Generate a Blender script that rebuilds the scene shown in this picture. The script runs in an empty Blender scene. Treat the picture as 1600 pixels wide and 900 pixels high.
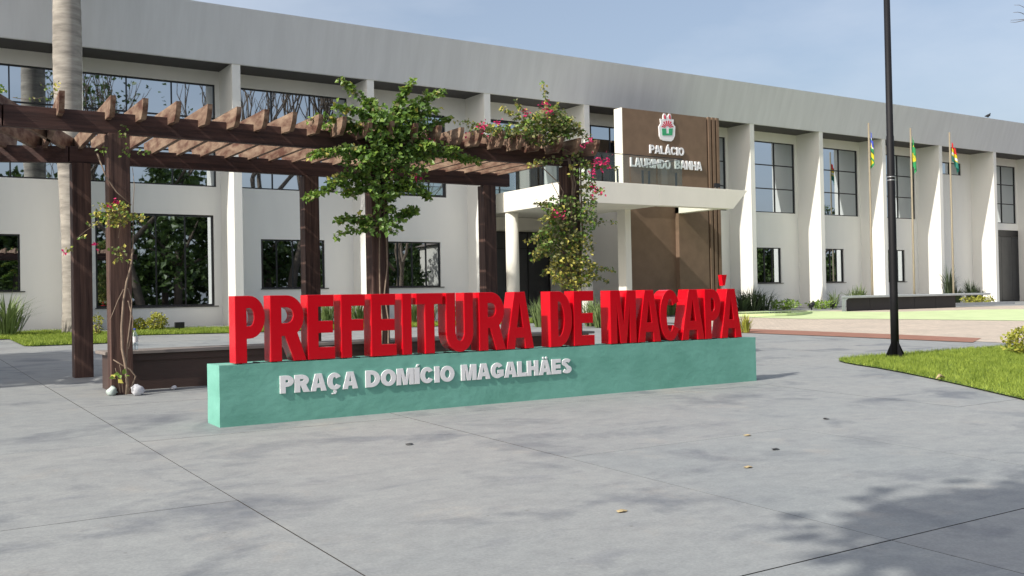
import bpy, math, random
import numpy as np
from mathutils import Vector, Matrix
random.seed(7); rng = np.random.default_rng(7)
scene = bpy.context.scene
col = scene.collection
# ------------------------------------------------------------------ camera
# world: X along the facade, Y towards it, Z up; the lens is at the origin, 1.5 m above the paving
FPX = 1538.1
YAW, PITCH, ROLL = 0.57956, 0.0114, -0.01945
def cam_axes():
    cy, sy, cp, sp = math.cos(YAW), math.sin(YAW), math.cos(PITCH), math.sin(PITCH)
    f = Vector((sy*cp, cy*cp, sp)); r = Vector((cy, -sy, 0)); u = r.cross(f)
    cr, sr = math.cos(ROLL), math.sin(ROLL)
    return cr*r + sr*u, -sr*r + cr*u, f
CR, CU, CF = cam_axes()
cam = bpy.data.cameras.new('camera'); camo = bpy.data.objects.new('camera', cam); col.objects.link(camo)
cam.sensor_width = 36; cam.lens = FPX/1600*36; cam.clip_start = 0.05; cam.clip_end = 3000
camo.matrix_world = Matrix(((CR.x, CU.x, -CF.x, 0), (CR.y, CU.y, -CF.y, 0), (CR.z, CU.z, -CF.z, 0), (0, 0, 0, 1)))
scene.camera = camo
# ------------------------------------------------------------------ sky, sun, exposure
SUN = Vector((-1, -0.17, 0.80)).normalized()
w = bpy.data.worlds.new('World'); scene.world = w; w.use_nodes = True
nt = w.node_tree; nt.nodes.clear()
out = nt.nodes.new('ShaderNodeOutputWorld'); bg = nt.nodes.new('ShaderNodeBackground')
sky = nt.nodes.new('ShaderNodeTexSky'); sky.sky_type = 'NISHITA'; sky.sun_disc = False
sky.sun_elevation = math.asin(SUN.z); sky.sun_rotation = math.atan2(SUN.x, SUN.y)
sky.air_density = 1.0; sky.dust_density = 4.5; sky.ozone_density = 1.2
tc = nt.nodes.new('ShaderNodeTexCoord'); mp = nt.nodes.new('ShaderNodeMapping'); mp.inputs['Scale'].default_value = (1, 1, 2.6)
no = nt.nodes.new('ShaderNodeTexNoise'); no.inputs['Scale'].default_value = 2.2; no.inputs['Detail'].default_value = 7; no.inputs['Roughness'].default_value = .55
rp = nt.nodes.new('ShaderNodeValToRGB'); rp.color_ramp.elements[0].position = .36; rp.color_ramp.elements[1].position = .78
rp.color_ramp.elements[0].color = (.18, .18, .18, 1); rp.color_ramp.elements[1].color = (.70, .70, .70, 1)
mx = nt.nodes.new('ShaderNodeMix'); mx.data_type = 'RGBA'; mx.inputs['B'].default_value = (5.0, 5.35, 5.9, 1)
nt.links.new(tc.outputs['Generated'], mp.inputs['Vector']); nt.links.new(mp.outputs['Vector'], no.inputs['Vector'])
nt.links.new(no.outputs['Fac'], rp.inputs['Fac']); nt.links.new(rp.outputs['Color'], mx.inputs['Factor'])
nt.links.new(sky.outputs['Color'], mx.inputs['A']); nt.links.new(mx.outputs['Result'], bg.inputs['Color'])
bg.inputs['Strength'].default_value = 0.12
nt.links.new(bg.outputs['Background'], out.inputs['Surface'])
sl = bpy.data.lights.new('sun', 'SUN'); so = bpy.data.objects.new('sun', sl); col.objects.link(so)
sl.energy = 3.5; sl.angle = math.radians(0.53); sl.color = (1.0, 0.95, 0.86)
so.rotation_euler = SUN.to_track_quat('Z', 'Y').to_euler(); so.location = (-30, -5, 30)
scene.view_settings.view_transform = 'Standard'; scene.view_settings.look = 'None'
scene.view_settings.gamma = 1.0; scene.view_settings.exposure = 0.5
scene.view_settings.use_curve_mapping = False
scene.render.engine = 'CYCLES'
scene.cycles.max_bounces = 6; scene.cycles.transparent_max_bounces = 8

# ------------------------------------------------------------------ pixel -> place helpers
S = 0.0265; H = 1.5; YB = 31.9
def gz(y): return -H + S*min(max(y, -6), YB)
def ray(px, py): return CF*FPX + CR*(px-800) - CU*(py-450)
def onY(px, py, Y): d = ray(px, py); return d*(Y/d.y)
def onX(px, py, X): d = ray(px, py); return d*(X/d.x)
def onG(px, py): d = ray(px, py); return d*(-H/(d.z - S*d.y))

# ------------------------------------------------------------------ materials
def new_mat(name):
    m = bpy.data.materials.new(name); m.use_nodes = True
    return m, m.node_tree, m.node_tree.nodes['Principled BSDF']
def M(name, c, rough=.7, var=.12, scale=6., bump=0., bscale=40., stretch=(1, 1, 1), metal=0., spec=.5, coat=0., c2=None, world=False, lo=.3, hi=.7, detail=5., transl=0.):
    m, t, b = new_mat(name); N = t.nodes; L = t.links
    if world: src = N.new('ShaderNodeNewGeometry').outputs['Position']
    else: src = N.new('ShaderNodeTexCoord').outputs['Object']
    mpn = N.new('ShaderNodeMapping'); mpn.inputs['Scale'].default_value = stretch; L.new(src, mpn.inputs['Vector'])
    n1 = N.new('ShaderNodeTexNoise'); n1.inputs['Scale'].default_value = scale; n1.inputs['Detail'].default_value = detail; n1.inputs['Roughness'].default_value = .6
    L.new(mpn.outputs['Vector'], n1.inputs['Vector'])
    r = N.new('ShaderNodeValToRGB'); r.color_ramp.elements[0].position = lo; r.color_ramp.elements[1].position = hi
    a = [max(0, x*(1-var)) for x in c]; bb = [min(1, x*(1+var)) for x in c] if c2 is None else c2
    r.color_ramp.elements[0].color = (*a, 1); r.color_ramp.elements[1].color = (*bb, 1)
    L.new(n1.outputs['Fac'], r.inputs['Fac']); L.new(r.outputs['Color'], b.inputs['Base Color'])
    b.inputs['Roughness'].default_value = rough; b.inputs['Metallic'].default_value = metal
    b.inputs['Specular IOR Level'].default_value = spec; b.inputs['Coat Weight'].default_value = coat; b.inputs['Coat Roughness'].default_value = .06
    if bump:
        n2 = N.new('ShaderNodeTexNoise'); n2.inputs['Scale'].default_value = bscale; n2.inputs['Detail'].default_value = 6
        L.new(mpn.outputs['Vector'], n2.inputs['Vector'])
        bp = N.new('ShaderNodeBump'); bp.inputs['Strength'].default_value = bump; bp.inputs['Distance'].default_value = .01
        L.new(n2.outputs['Fac'], bp.inputs['Height']); L.new(bp.outputs['Normal'], b.inputs['Normal'])
    if transl:
        tr = N.new('ShaderNodeBsdfTranslucent'); ms = N.new('ShaderNodeMixShader'); ms.inputs[0].default_value = transl
        L.new(r.outputs['Color'], tr.inputs['Color']); o = N['Material Output']
        L.new(b.outputs[0], ms.inputs[1]); L.new(tr.outputs[0], ms.inputs[2]); L.new(ms.outputs[0], o.inputs['Surface'])
    return m
def concrete_mat():
    m, t, b = new_mat('painted_concrete'); N = t.nodes; L = t.links
    pos = N.new('ShaderNodeNewGeometry').outputs['Position']
    def noise(scale, detail, st=(1, 1, 1), rough=.6, dist=0.):
        mpn = N.new('ShaderNodeMapping'); mpn.inputs['Scale'].default_value = st; L.new(pos, mpn.inputs['Vector'])
        n = N.new('ShaderNodeTexNoise'); n.inputs['Scale'].default_value = scale; n.inputs['Detail'].default_value = detail
        n.inputs['Roughness'].default_value = rough; n.inputs['Distortion'].default_value = dist
        L.new(mpn.outputs['Vector'], n.inputs['Vector']); return n.outputs['Fac']
    def ramp(f, p0, p1, c0, c1):
        r = N.new('ShaderNodeValToRGB'); e = r.color_ramp.elements
        e[0].position, e[1].position = p0, p1; e[0].color = (*c0, 1); e[1].color = (*c1, 1); L.new(f, r.inputs['Fac']); return r.outputs['Color']
    def mix(f, a, bcol, mode='MIX'):
        x = N.new('ShaderNodeMix'); x.data_type = 'RGBA'; x.blend_type = mode
        for nm, v in (('Factor', f), ('A', a), ('B', bcol)):
            if isinstance(v, (float, int)): x.inputs[nm].default_value = v
            elif isinstance(v, tuple): x.inputs[nm].default_value = (*v, 1)
            else: L.new(v, x.inputs[nm])
        return x.outputs['Result']
    base = ramp(noise(.35, 4), .35, .65, (.255, .275, .28), (.315, .322, .316))
    oi = N.new('ShaderNodeObjectInfo')
    base = mix(.5, base, ramp(oi.outputs['Random'], 0, 1, (.265, .282, .286), (.302, .306, .30)))
    stain = ramp(noise(.75, 7, (1, 1.35, 1), .62, .4), .535, .68, (0, 0, 0), (.9, .9, .9))
    st2 = ramp(noise(2.2, 6, (.6, 1.6, 1), .65, .3), .56, .72, (0, 0, 0), (.7, .7, .7))
    worn = ramp(noise(1.4, 8, (1, 1, 1), .7), .58, .75, (0, 0, 0), (.55, .55, .55))
    c = mix(stain, base, (.15, .162, .18)); c = mix(st2, c, (.205, .215, .23)); c = mix(worn, c, (.36, .335, .30))
    mid = ramp(noise(5, 8, (1, 1.3, 1), .72), .32, .7, (.86, .86, .87), (1.09, 1.09, 1.08)); c = mix(1.0, c, mid, 'MULTIPLY')
    fine = ramp(noise(55, 4), .3, .75, (.86, .86, .86), (1.1, 1.1, 1.1)); c = mix(1.0, c, fine, 'MULTIPLY')
    speck = ramp(noise(9, 2, (1, 1, 1), .5), .76, .79, (0, 0, 0), (.6, .6, .6)); c = mix(speck, c, (.12, .115, .11))
    L.new(c, b.inputs['Base Color']); b.inputs['Roughness'].default_value = .62; b.inputs['Specular IOR Level'].default_value = .35
    bp = N.new('ShaderNodeBump'); bp.inputs['Strength'].default_value = .25; bp.inputs['Distance'].default_value = .006
    L.new(noise(28, 7), bp.inputs['Height']); L.new(bp.outputs['Normal'], b.inputs['Normal'])
    return m
def glass_mirror():
    m, t, b = new_mat('reflective_tinted_glass')
    b.inputs['Base Color'].default_value = (.50, .55, .60, 1); b.inputs['Metallic'].default_value = 1.; b.inputs['Roughness'].default_value = .012
    return m
def clear_glass(name, tint, refl):
    m, t, b = new_mat(name); N = t.nodes; L = t.links
    tr = N.new('ShaderNodeBsdfTransparent'); tr.inputs['Color'].default_value = (*tint, 1)
    gl = N.new('ShaderNodeBsdfGlossy'); gl.inputs['Roughness'].default_value = .02; gl.inputs['Color'].default_value = (.9, .95, .92, 1)
    ms = N.new('ShaderNodeMixShader'); ms.inputs[0].default_value = refl
    L.new(tr.outputs[0], ms.inputs[1]); L.new(gl.outputs[0], ms.inputs[2]); L.new(ms.outputs[0], N['Material Output'].inputs['Surface'])
    return m
def paver_mat():
    m, t, b = new_mat('beige_block_paving'); N = t.nodes; L = t.links
    pos = N.new('ShaderNodeNewGeometry').outputs['Position']
    br = N.new('ShaderNodeTexBrick'); br.inputs['Scale'].default_value = 1; br.inputs['Brick Width'].default_value = .22; br.inputs['Row Height'].default_value = .11
    br.inputs['Mortar Size'].default_value = .006; br.inputs['Color1'].default_value = (.56, .48, .40, 1); br.inputs['Color2'].default_value = (.46, .40, .335, 1); br.inputs['Mortar'].default_value = (.3, .27, .23, 1)
    L.new(pos, br.inputs['Vector'])
    n = N.new('ShaderNodeTexNoise'); n.inputs['Scale'].default_value = .9; n.inputs['Detail'].default_value = 5; L.new(pos, n.inputs['Vector'])
    r = N.new('ShaderNodeValToRGB'); r.color_ramp.elements[0].color = (.8, .8, .8, 1); r.color_ramp.elements[1].color = (1.15, 1.13, 1.1, 1); L.new(n.outputs['Fac'], r.inputs['Fac'])
    x = N.new('ShaderNodeMix'); x.data_type = 'RGBA'; x.blend_type = 'MULTIPLY'; x.inputs['Factor'].default_value = 1
    L.new(br.outputs['Color'], x.inputs['A']); L.new(r.outputs['Color'], x.inputs['B']); L.new(x.outputs['Result'], b.inputs['Base Color'])
    b.inputs['Roughness'].default_value = .85
    return m
MT = dict(
 concrete=concrete_mat(), paver=paver_mat(), mirror=glass_mirror(),
 rail_glass=clear_glass('tinted_railing_glass', (.90, .93, .91), .045),
 bottle=clear_glass('clear_plastic', (.78, .84, .9), .28),
 ground=M('dark_subgrade', (.045, .043, .04), .9, world=True, scale=.5),
 wall=M('white_wall_paint', (.80, .79, .745), .75, .035, .9, bump=.04, bscale=60, stretch=(1, 1, .25)),
 fascia=M('grey_fascia_paint', (.67, .685, .705), .55, .05, 1.1, stretch=(2.6, 1, .12), lo=.35, hi=.68),
 soffit=M('dark_soffit', (.05, .047, .047), .7, .1, 3),
 frame=M('black_aluminium', (.012, .012, .014), .4, .1, 5),
 brown=M('brown_textured_render', (.175, .115, .075), .85, .12, 2.5, bump=.15, bscale=50),
 cream=M('cream_canopy_paint', (.76, .74, .66), .7, .04, 1.2, stretch=(1, 1, .5)),
 door=M('dark_metal_door', (.035, .037, .04), .35, .15, 2),
 red=M('gloss_red_letter', (.56, .003, .012), .22, .05, 3, coat=.15, spec=.4),
 green=M('sea_green_masonry_paint', (.145, .40, .32), .8, .12, 2.2, bump=.5, bscale=9, stretch=(1, 1, 1.5), c2=(.18, .45, .37)),
 white=M('white_sign_letter', (.80, .80, .82), .4, .02, 5),
 wood=M('mahogany_stained_wood', (.062, .023, .017), .65, .55, 2.6, bump=.4, bscale=12, stretch=(7, 7, .35), c2=(.135, .073, .053), lo=.34, hi=.72),
 wood_beam=M('stained_beam_wood', (.05, .018, .015), .65, .5, 2.4, bump=.4, bscale=12, stretch=(.4, 6, 7), c2=(.10, .047, .037), lo=.34, hi=.72),
 rafter=M('weathered_rafter_wood', (.125, .05, .03), .75, .25, 4.5, bump=.5, bscale=20, stretch=(1.5, .5, 1.8), c2=(.30, .21, .145), lo=.36, hi=.64),
 box=M('brown_bench_paint', (.062, .037, .03), .5, .12, 3), box_top=M('weathered_bench_top', (.22, .19, .17), .7, .2, 5, stretch=(.3, 1, 1)),
 black=M('black_lamp_paint', (.008, .008, .010), .6, .2, 3, spec=.25), metal=M('galvanised_band', (.35, .35, .36), .4, .15, 9, metal=.6),
 bench_top=M('pale_grey_bench_concrete', (.40, .43, .45), .6, .07, 2), bench_dark=M('dark_bench_panel', (.022, .019, .021), .5, .15, 2),
 lime=M('lime_painted_border', (.52, .62, .33), .7, .10, 1.5, world=True), terracotta=M('terracotta_band', (.27, .13, .09), .85, .12, 3, world=True),
 water=M('green_pool_water', (.10, .19, .13), .05, .2, 1.5, bump=.03, bscale=8, world=True), kerb=M('grey_kerb', (.35, .36, .37), .8, .1, 3),
 grass_soil=M('lawn_soil', (.07, .12, .018), .95, .3, 6, world=True),
 grass=M('lawn_grass', (.22, .33, .035), .7, .3, 3.5, world=True, c2=(.37, .46, .07), transl=.35),
 spike=M('spiky_leaf', (.12, .19, .05), .5, .3, 3, c2=(.24, .31, .12), transl=.2), spike_dark=M('dark_spiky_leaf', (.035, .06, .022), .55, .3, 3, c2=(.07, .10, .045)),
 shrub_yellow=M('yellow_green_shrub_leaf', (.26, .30, .03), .6, .25, 6, c2=(.42, .40, .06), transl=.2),
 leaf=M('vine_leaf_green', (.085, .18, .03), .45, .3, 8, c2=(.16, .29, .055), transl=.3), leaf_lt=M('vine_leaf_fresh', (.19, .30, .045), .45, .25, 8, transl=.3),
 leaf_olive=M('vine_leaf_olive', (.16, .18, .06), .55, .3, 8, c2=(.27, .27, .11), transl=.25), leaf_yel=M('vine_leaf_yellow', (.52, .47, .10), .55, .25, 8, transl=.25),
 flower=M('magenta_bract', (.62, .015, .14), .55, .2, 8, transl=.3), stem=M('vine_bark', (.23, .17, .125), .85, .25, 14, bump=.3, bscale=60),
 trunk=M('palm_trunk_bark', (.235, .215, .19), .9, .25, 1.8, bump=.6, bscale=7, stretch=(.8, .8, 4), c2=(.42, .385, .335)),
 bark=M('tree_bark', (.13, .10, .075), .9, .3, 6, bump=.4, bscale=20, stretch=(1, 1, .3)), tleaf=M('tree_leaf', (.045, .09, .02), .5, .4, 2, c2=(.10, .16, .035), transl=.25),
 frond=M('palm_frond', (.06, .12, .025), .5, .3, 3, transl=.2), pole=M('bamboo_coloured_pole', (.25, .215, .15), .6, .15, 5, stretch=(1, 1, .4)),
 blue=M('flag_blue', (.05, .08, .45), .8, .1), fgreen=M('flag_green', (.03, .30, .10), .8, .1, transl=.2), fyel=M('flag_yellow', (.80, .66, .03), .8, .1, transl=.2),
 fred=M('flag_red', (.65, .03, .03), .8, .1, transl=.2), fwhite=M('flag_white', (.75, .75, .75), .8, .05), fteal=M('flag_teal', (.03, .22, .18), .8, .1, transl=.2), fblack=M('flag_black', (.02, .02, .02), .8, .05),
 plastic=M('white_plastic_litter', (.72, .73, .77), .4, .06, 20, bump=.3, bscale=30, transl=.2), cup=M('pale_green_plastic', (.50, .58, .55), .35, .1, 10),
 cgreen=M('crest_green', (.04, .36, .16), .5, .05), cred=M('crest_red', (.60, .03, .07), .5, .05), bird=M('dark_plumage', (.02, .02, .022), .7, .2, 8),
 hwall=M('pale_house_wall', (.55, .53, .48), .8, .05), hroof=M('house_roof', (.16, .13, .11), .8, .15), dry=M('dry_leaf', (.42, .33, .18), .8, .2, 20))

# ------------------------------------------------------------------ mesh helpers
class MB:
    def __init__(s): s.v = []; s.f = []; s.m = []; s.sm = []
    def face(s, idx, mi=0, sm=False): s.f.append(idx); s.m.append(mi); s.sm.append(sm)
    def poly(s, pts, mi=0):
        n = len(s.v); s.v += [tuple(p) for p in pts]; s.face(tuple(range(n, n+len(pts))), mi)
    def box(s, x0, x1, y0, y1, z0, z1, mi=0):
        n = len(s.v)
        s.v += [(x0, y0, z0), (x1, y0, z0), (x1, y1, z0), (x0, y1, z0), (x0, y0, z1), (x1, y0, z1), (x1, y1, z1), (x0, y1, z1)]
        for q in ((3, 2, 1, 0), (4, 5, 6, 7), (0, 1, 5, 4), (1, 2, 6, 5), (2, 3, 7, 6), (3, 0, 4, 7)): s.face(tuple(n+i for i in q), mi)
        return s
    def prism(s, pts, d, mi=0):      # closed polygon swept by vector d
        n = len(s.v); k = len(pts); d = Vector(d)
        s.v += [tuple(p) for p in pts] + [tuple(Vector(p)+d) for p in pts]
        s.face(tuple(range(n, n+k)), mi); s.face(tuple(range(n+2*k-1, n+k-1, -1)), mi)
        for i in range(k): j = (i+1) % k; s.face((n+j, n+i, n+k+i, n+k+j), mi)
        return s
    def tube(s, pts, rad, k=8, mi=0, cap=True):
        pts = [Vector(p) for p in pts]; n0 = len(s.v); ref = None
        for i, p in enumerate(pts):
            t = (pts[min(i+1, len(pts)-1)] - pts[max(i-1, 0)]).normalized()
            if ref is None: ref = Vector((0, 1, 0)) if abs(t.y) < .9 else Vector((1, 0, 0))
            a = (ref - t*ref.dot(t)).normalized(); b = t.cross(a); ref = a
            r = rad[i] if isinstance(rad, (list, tuple)) else rad
            for j in range(k):
                q = p + (a*math.cos(2*math.pi*j/k) + b*math.sin(2*math.pi*j/k))*r; s.v.append(tuple(q))
        for i in range(len(pts)-1):
            for j in range(k):
                a0 = n0+i*k+j; b0 = n0+i*k+(j+1) % k; s.face((a0, b0, b0+k, a0+k), mi, True)
        if cap:
            s.face(tuple(range(n0+k-1, n0-1, -1)), mi); e = n0+(len(pts)-1)*k; s.face(tuple(range(e, e+k)), mi)
        return s
ORG = {}
def org(o): return ORG.get(o.name, Vector((0, 0, 0)))
def obj(name, mb, mat, parent=None, label=None, kind=None, bevel=0.):
    o0 = org(parent) if parent is not None else Vector((0, 0, 0))
    me = bpy.data.meshes.new(name)
    v = np.array(mb.v, dtype=float) - np.array(o0) if len(mb.v) else []
    me.from_pydata([tuple(x) for x in v], [], mb.f)
    mats = mat if isinstance(mat, (list, tuple)) else [mat]
    for x in mats: me.materials.append(MT[x] if isinstance(x, str) else x)
    me.polygons.foreach_set('material_index', mb.m); me.polygons.foreach_set('use_smooth', mb.sm); me.update()
    return link(name, me, parent, label, kind, bevel)
def link(name, me, parent=None, label=None, kind=None, bevel=0.):
    o = bpy.data.objects.new(name, me); col.objects.link(o)
    if parent is not None: o.parent = parent; ORG[o.name] = org(parent)
    if label: o['label'] = label
    if kind: o['kind'] = kind
    if bevel:
        b = o.modifiers.new('edge', 'BEVEL'); b.width = bevel; b.segments = 2; b.limit_method = 'ANGLE'
    return o
def thing(name, label, cat, loc=(0, 0, 0), group=None):
    o = bpy.data.objects.new(name, None); col.objects.link(o); o.location = loc; o.empty_display_size = .2
    ORG[o.name] = Vector(loc); o['label'] = label; o['category'] = cat
    if group: o['group'] = group
    return o
def tag(o, label, cat, group=None):
    o['label'] = label; o['category'] = cat
    if group: o['group'] = group
    return o
def B(*a): return MB().box(*a)

# ------------------------------------------------------------------ ground
g = MB()
prof = [(-400, gz(-6)-.05), (-6, gz(-6)-.05), (YB, gz(YB)-.05), (700, gz(YB)-.05)]
for x in (-600, 900): g.v += [(x, y, z) for y, z in prof]
for i in range(3): g.face((i, 4+i, 5+i, 1+i))
o = obj('ground', g, 'ground', kind='structure')
plaza = MB(); a = (-9.1, -2.5); b_ = (62, 31.6)
plaza.poly([(a[0], a[1], gz(a[1])-.03), (b_[0], a[1], gz(a[1])-.03), (b_[0], b_[1], gz(b_[1])-.03), (a[0], b_[1], gz(b_[1])-.03)])
plaza = obj('plaza', plaza, 'ground', kind='structure')
slab_me = bpy.data.meshes.new('slab'); sb = MB().box(-.5, .5, -.5, .5, -.028, 0)
slab_me.from_pydata(sb.v, [], sb.f); slab_me.materials.append(MT['concrete']); slab_me.materials.append(MT['ground']); slab_me.polygons.foreach_set('material_index', [1, 0, 1, 1, 1, 1])
XJ = [2.08+2.76*k for k in range(-4, 8)]; YJ = [-2.44, .54, 3.52, 6.62, 9.50, 12.42, 15.36, 18.3, 21.3, 24.3, 27.3, 30.3, 31.6]
ang = math.atan(S)
gx = [.004 if abs(x-2.08) < .01 else (.003 if abs(x-4.84) < .01 else .0015) for x in XJ]; gy = [.0045 if abs(y-3.52) < .01 else .0025 for y in YJ]
for i in range(len(XJ)-1):
    for j in range(len(YJ)-1):
        s_ = link('slab', slab_me, plaza); xa, xb, ya, yb = XJ[i]+gx[i], XJ[i+1]-gx[i+1], YJ[j]+gy[j], YJ[j+1]-gy[j+1]; cx, cy = (xa+xb)/2, (ya+yb)/2
        s_.location = (cx, cy, gz(cy)+random.uniform(-.001, .001)); s_.rotation_euler = (ang, 0, 0)
        s_.scale = (xb-xa, (yb-ya)/math.cos(ang), 1)
def sheet(name, pts, mat, dz, kind='structure'):
    m = MB(); m.poly([(x, y, gz(y)+dz) for x, y in pts]); return obj(name, m, mat, kind=kind)
def smooth(pts, it=2):
    for _ in range(it):
        q = []
        for i in range(len(pts)):
            p0, p1 = pts[i], pts[(i+1) % len(pts)]
            q += [(.75*p0[0]+.25*p1[0], .75*p0[1]+.25*p1[1]), (.25*p0[0]+.75*p1[0], .25*p0[1]+.75*p1[1])]
        pts = q
    return pts
sheet('driveway', [(22, 10), (62, 10), (62, 31.5), (22, 31.5)], 'concrete', -.012)
sheet('block_paving', [(20.9, 12.0), (60, 12.0), (60, 25.2), (43.5, 27.0), (31.0, 28.5), (27.0, 28.5), (20.9, 21.5)], 'paver', .006)
sheet('terracotta_strip', [(19.25, 19.6), (19.4, 18.1), (20.1, 15.1), (20.5, 12.7), (21.98, 13.4), (21.75, 15.6), (21.2, 18.2), (20.8, 19.8)], 'terracotta', .012)
sheet('painted_border', smooth([(26.2, 28.2), (26.7, 25.2), (26.95, 23.0), (28.4, 22.0), (29.8, 20.2), (31.3, 17.6), (35, 12.5), (47, 17), (42.5, 23.8), (37.3, 25.0), (35.2, 25.0), (33.9, 26.6), (33.8, 28.6), (30, 29.8)], 1), 'lime', .016)
pool = MB(); pp = smooth([(27.1, 25.9), (28.8, 24.9), (31.3, 26.2), (33.2, 28.0), (31.5, 29.2), (28.5, 29.4), (26.8, 28.2)], 2)
pool.poly([(x, y, gz(27)+.05) for x, y in pp]); obj('pool_water', pool, 'water', kind='structure')
rim = MB(); n = len(pp); cx = sum(p[0] for p in pp)/n; cy = sum(p[1] for p in pp)/n
for sc, zz in ((1.0, .02), (1.0, .075), (1.05, .075), (1.05, -.02)):
    rim.v += [(cx+(x-cx)*sc, cy+(y-cy)*sc, gz(27)+zz) for x, y in pp]
for k in range(3):
    for i in range(n): j = (i+1) % n; rim.face((k*n+i, k*n+j, (k+1)*n+j, (k+1)*n+i))
obj('pool_rim', rim, 'lime', kind='structure')

def blades(poly, n, h0, h1, wid, dz=.0, lean=.5):
    P = np.array(poly); lo, hi = P.min(0), P.max(0); pts = []
    while sum(len(p) for p in pts) < n:
        q = rng.uniform(lo, hi, (n, 2)); ins = np.zeros(n, bool); j = len(P)-1
        for i in range(len(P)):
            c = ((P[i, 1] > q[:, 1]) != (P[j, 1] > q[:, 1])) & (q[:, 0] < (P[j, 0]-P[i, 0])*(q[:, 1]-P[i, 1])/(P[j, 1]-P[i, 1]+1e-9)+P[i, 0])
            ins ^= c; j = i
        pts.append(q[ins])
    q = np.concatenate(pts)[:n]; z = -H + S*q[:, 1] + dz
    a = rng.uniform(0, 2*np.pi, n); hh = rng.uniform(h0, h1, n); l = rng.normal(0, lean, (n, 2))*hh[:, None]
    d = np.stack([np.cos(a), np.sin(a)], 1)*wid/2
    v = np.empty((n, 3, 3)); v[:, 0, :2] = q-d; v[:, 1, :2] = q+d; v[:, 2, :2] = q+l; v[:, 0, 2] = z; v[:, 1, 2] = z; v[:, 2, 2] = z+hh
    return v.reshape(-1, 3)
def tri_obj(name, v, mat, parent=None, kind=None):
    me = bpy.data.meshes.new(name); n = len(v)//3; me.vertices.add(len(v)); me.vertices.foreach_set('co', np.ascontiguousarray(v).ravel())
    me.loops.add(3*n); me.loops.foreach_set('vertex_index', np.arange(3*n)); me.polygons.add(n)
    me.polygons.foreach_set('loop_start', np.arange(0, 3*n, 3)); me.materials.append(MT[mat]); me.update(calc_edges=True); me.validate()
    return link(name, me, parent, None, kind)
lawnR = smooth([(13.9, 10.9), (13.5, 9.8), (12.6, 8.2), (11.8, 6.95), (11.2, 6.0), (11.2, 4.0), (25, 3), (27, 9), (21.5, 11.25), (18.5, 11.55), (16.5, 11.55), (15.0, 11.6), (14.3, 11.45)], 1)
lawnL = [(2.92, 24.6), (3.1, 24.4), (4.6, 24.4), (5.3, 24.9), (6.0, 27.4), (8.2, 26.9), (12, 26.7), (16, 26.5), (19.5, 26.5), (19.5, 28.4), (13, 28.5), (9, 29.3), (6.6, 29.9), (5.5, 28.9), (4.2, 30.6), (3.4, 30.2), (1.2, 29.8), (1.0, 27.6), (2.95, 27.6)]
for nm, pl, n, mt in (('lawn', lawnR, 130000, 'near'), ('lawn', lawnL, 60000, 'far')):
    b0 = sheet('lawn_soil', pl, 'grass_soil', .02)
    gr = tri_obj('grass', blades(pl, n, .03, .085 if mt == 'near' else .12, .012 if mt == 'near' else .02, .02), 'grass', None, 'stuff')
    gr['label'] = 'sunlit short lawn around the lamp post' if mt == 'near' else 'narrow lawn strip in front of the white building'; gr['category'] = 'grass'

# ------------------------------------------------------------------ municipal building
YW, YFN = 32.2, 30.83
FX = [-4.27, .41, 5.05, 9.73, 14.39, 19.11, 23.74, 28.39, 33.04, 37.68, 42.40, 47.14, 52.16, 56.85, 61.5]; FW = .27
bld = thing('town_hall', 'long white two storey town hall with tall fins and grey roof fascia', 'building', (24, YW, gz(YB)))
ZG = gz(YB)-.02
def wall_holes(name, x0, x1, z0, z1, y, holes, depth, mat, parent):
    xs = sorted({x0, x1, *[h[0] for h in holes], *[h[1] for h in holes]}); zs = sorted({z0, z1, *[h[2] for h in holes], *[h[3] for h in holes]})
    m = MB()
    for i in range(len(xs)-1):
        for j in range(len(zs)-1):
            cx, cz = (xs[i]+xs[i+1])/2, (zs[j]+zs[j+1])/2
            if any(h[0] < cx < h[1] and h[2] < cz < h[3] for h in holes): continue
            m.poly([(xs[i], y, zs[j]), (xs[i+1], y, zs[j]), (xs[i+1], y, zs[j+1]), (xs[i], y, zs[j+1])])
    for a, b, c, d in holes:
        yb = y+depth
        m.poly([(a, y, c), (a, y, d), (a, yb, d), (a, yb, c)]); m.poly([(b, y, d), (b, y, c), (b, yb, c), (b, yb, d)])
        m.poly([(a, y, d), (b, y, d), (b, yb, d), (a, yb, d)]); m.poly([(b, y, c), (a, y, c), (a, yb, c), (b, yb, c)])
    return obj(name, m, mat, parent)
def window(x0, x1, z0, z1, ncol, zrows, parent, name='window', fr=.045, dep=.09, sill=False, y=YW):
    yf = y+dep; m = MB(); xs = [x0+(x1-x0)*i/ncol for i in range(ncol+1)]; zs = [z0]+list(zrows)+[z1]
    m.box(x0, x1, yf-.04, yf+.05, z0, z0+fr); m.box(x0, x1, yf-.04, yf+.05, z1-fr, z1)
    m.box(x0, x0+fr, yf-.038, yf+.048, z0+fr, z1-fr); m.box(x1-fr, x1, yf-.038, yf+.048, z0+fr, z1-fr)
    for x in xs[1:-1]: m.box(x-.018, x+.018, yf-.03, yf+.04, z0+fr, z1-fr)
    for z in zrows: m.box(x0+fr, x1-fr, yf-.034, yf+.044, z-.022, z+.022)
    if sill: m.box(x0-.03, x1+.12, y-.035, y+.03, z0-.03, z0-.002)
    wdw = obj(name, m, 'frame', parent)
    for i in range(ncol):
        for j in range(len(zs)-1):
            t = [random.uniform(-.0012, .0012) for _ in range(3)]; p = MB(); yy = yf+.006
            p.poly([(xs[i], yy+t[0], zs[j]), (xs[i+1], yy+t[1], zs[j]), (xs[i+1], yy+t[2]+t[1]-t[0], zs[j+1]), (xs[i], yy+t[2], zs[j+1])])
            obj('pane', p, 'mirror', wdw)
    return wdw
holes = []; wins = []
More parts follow.
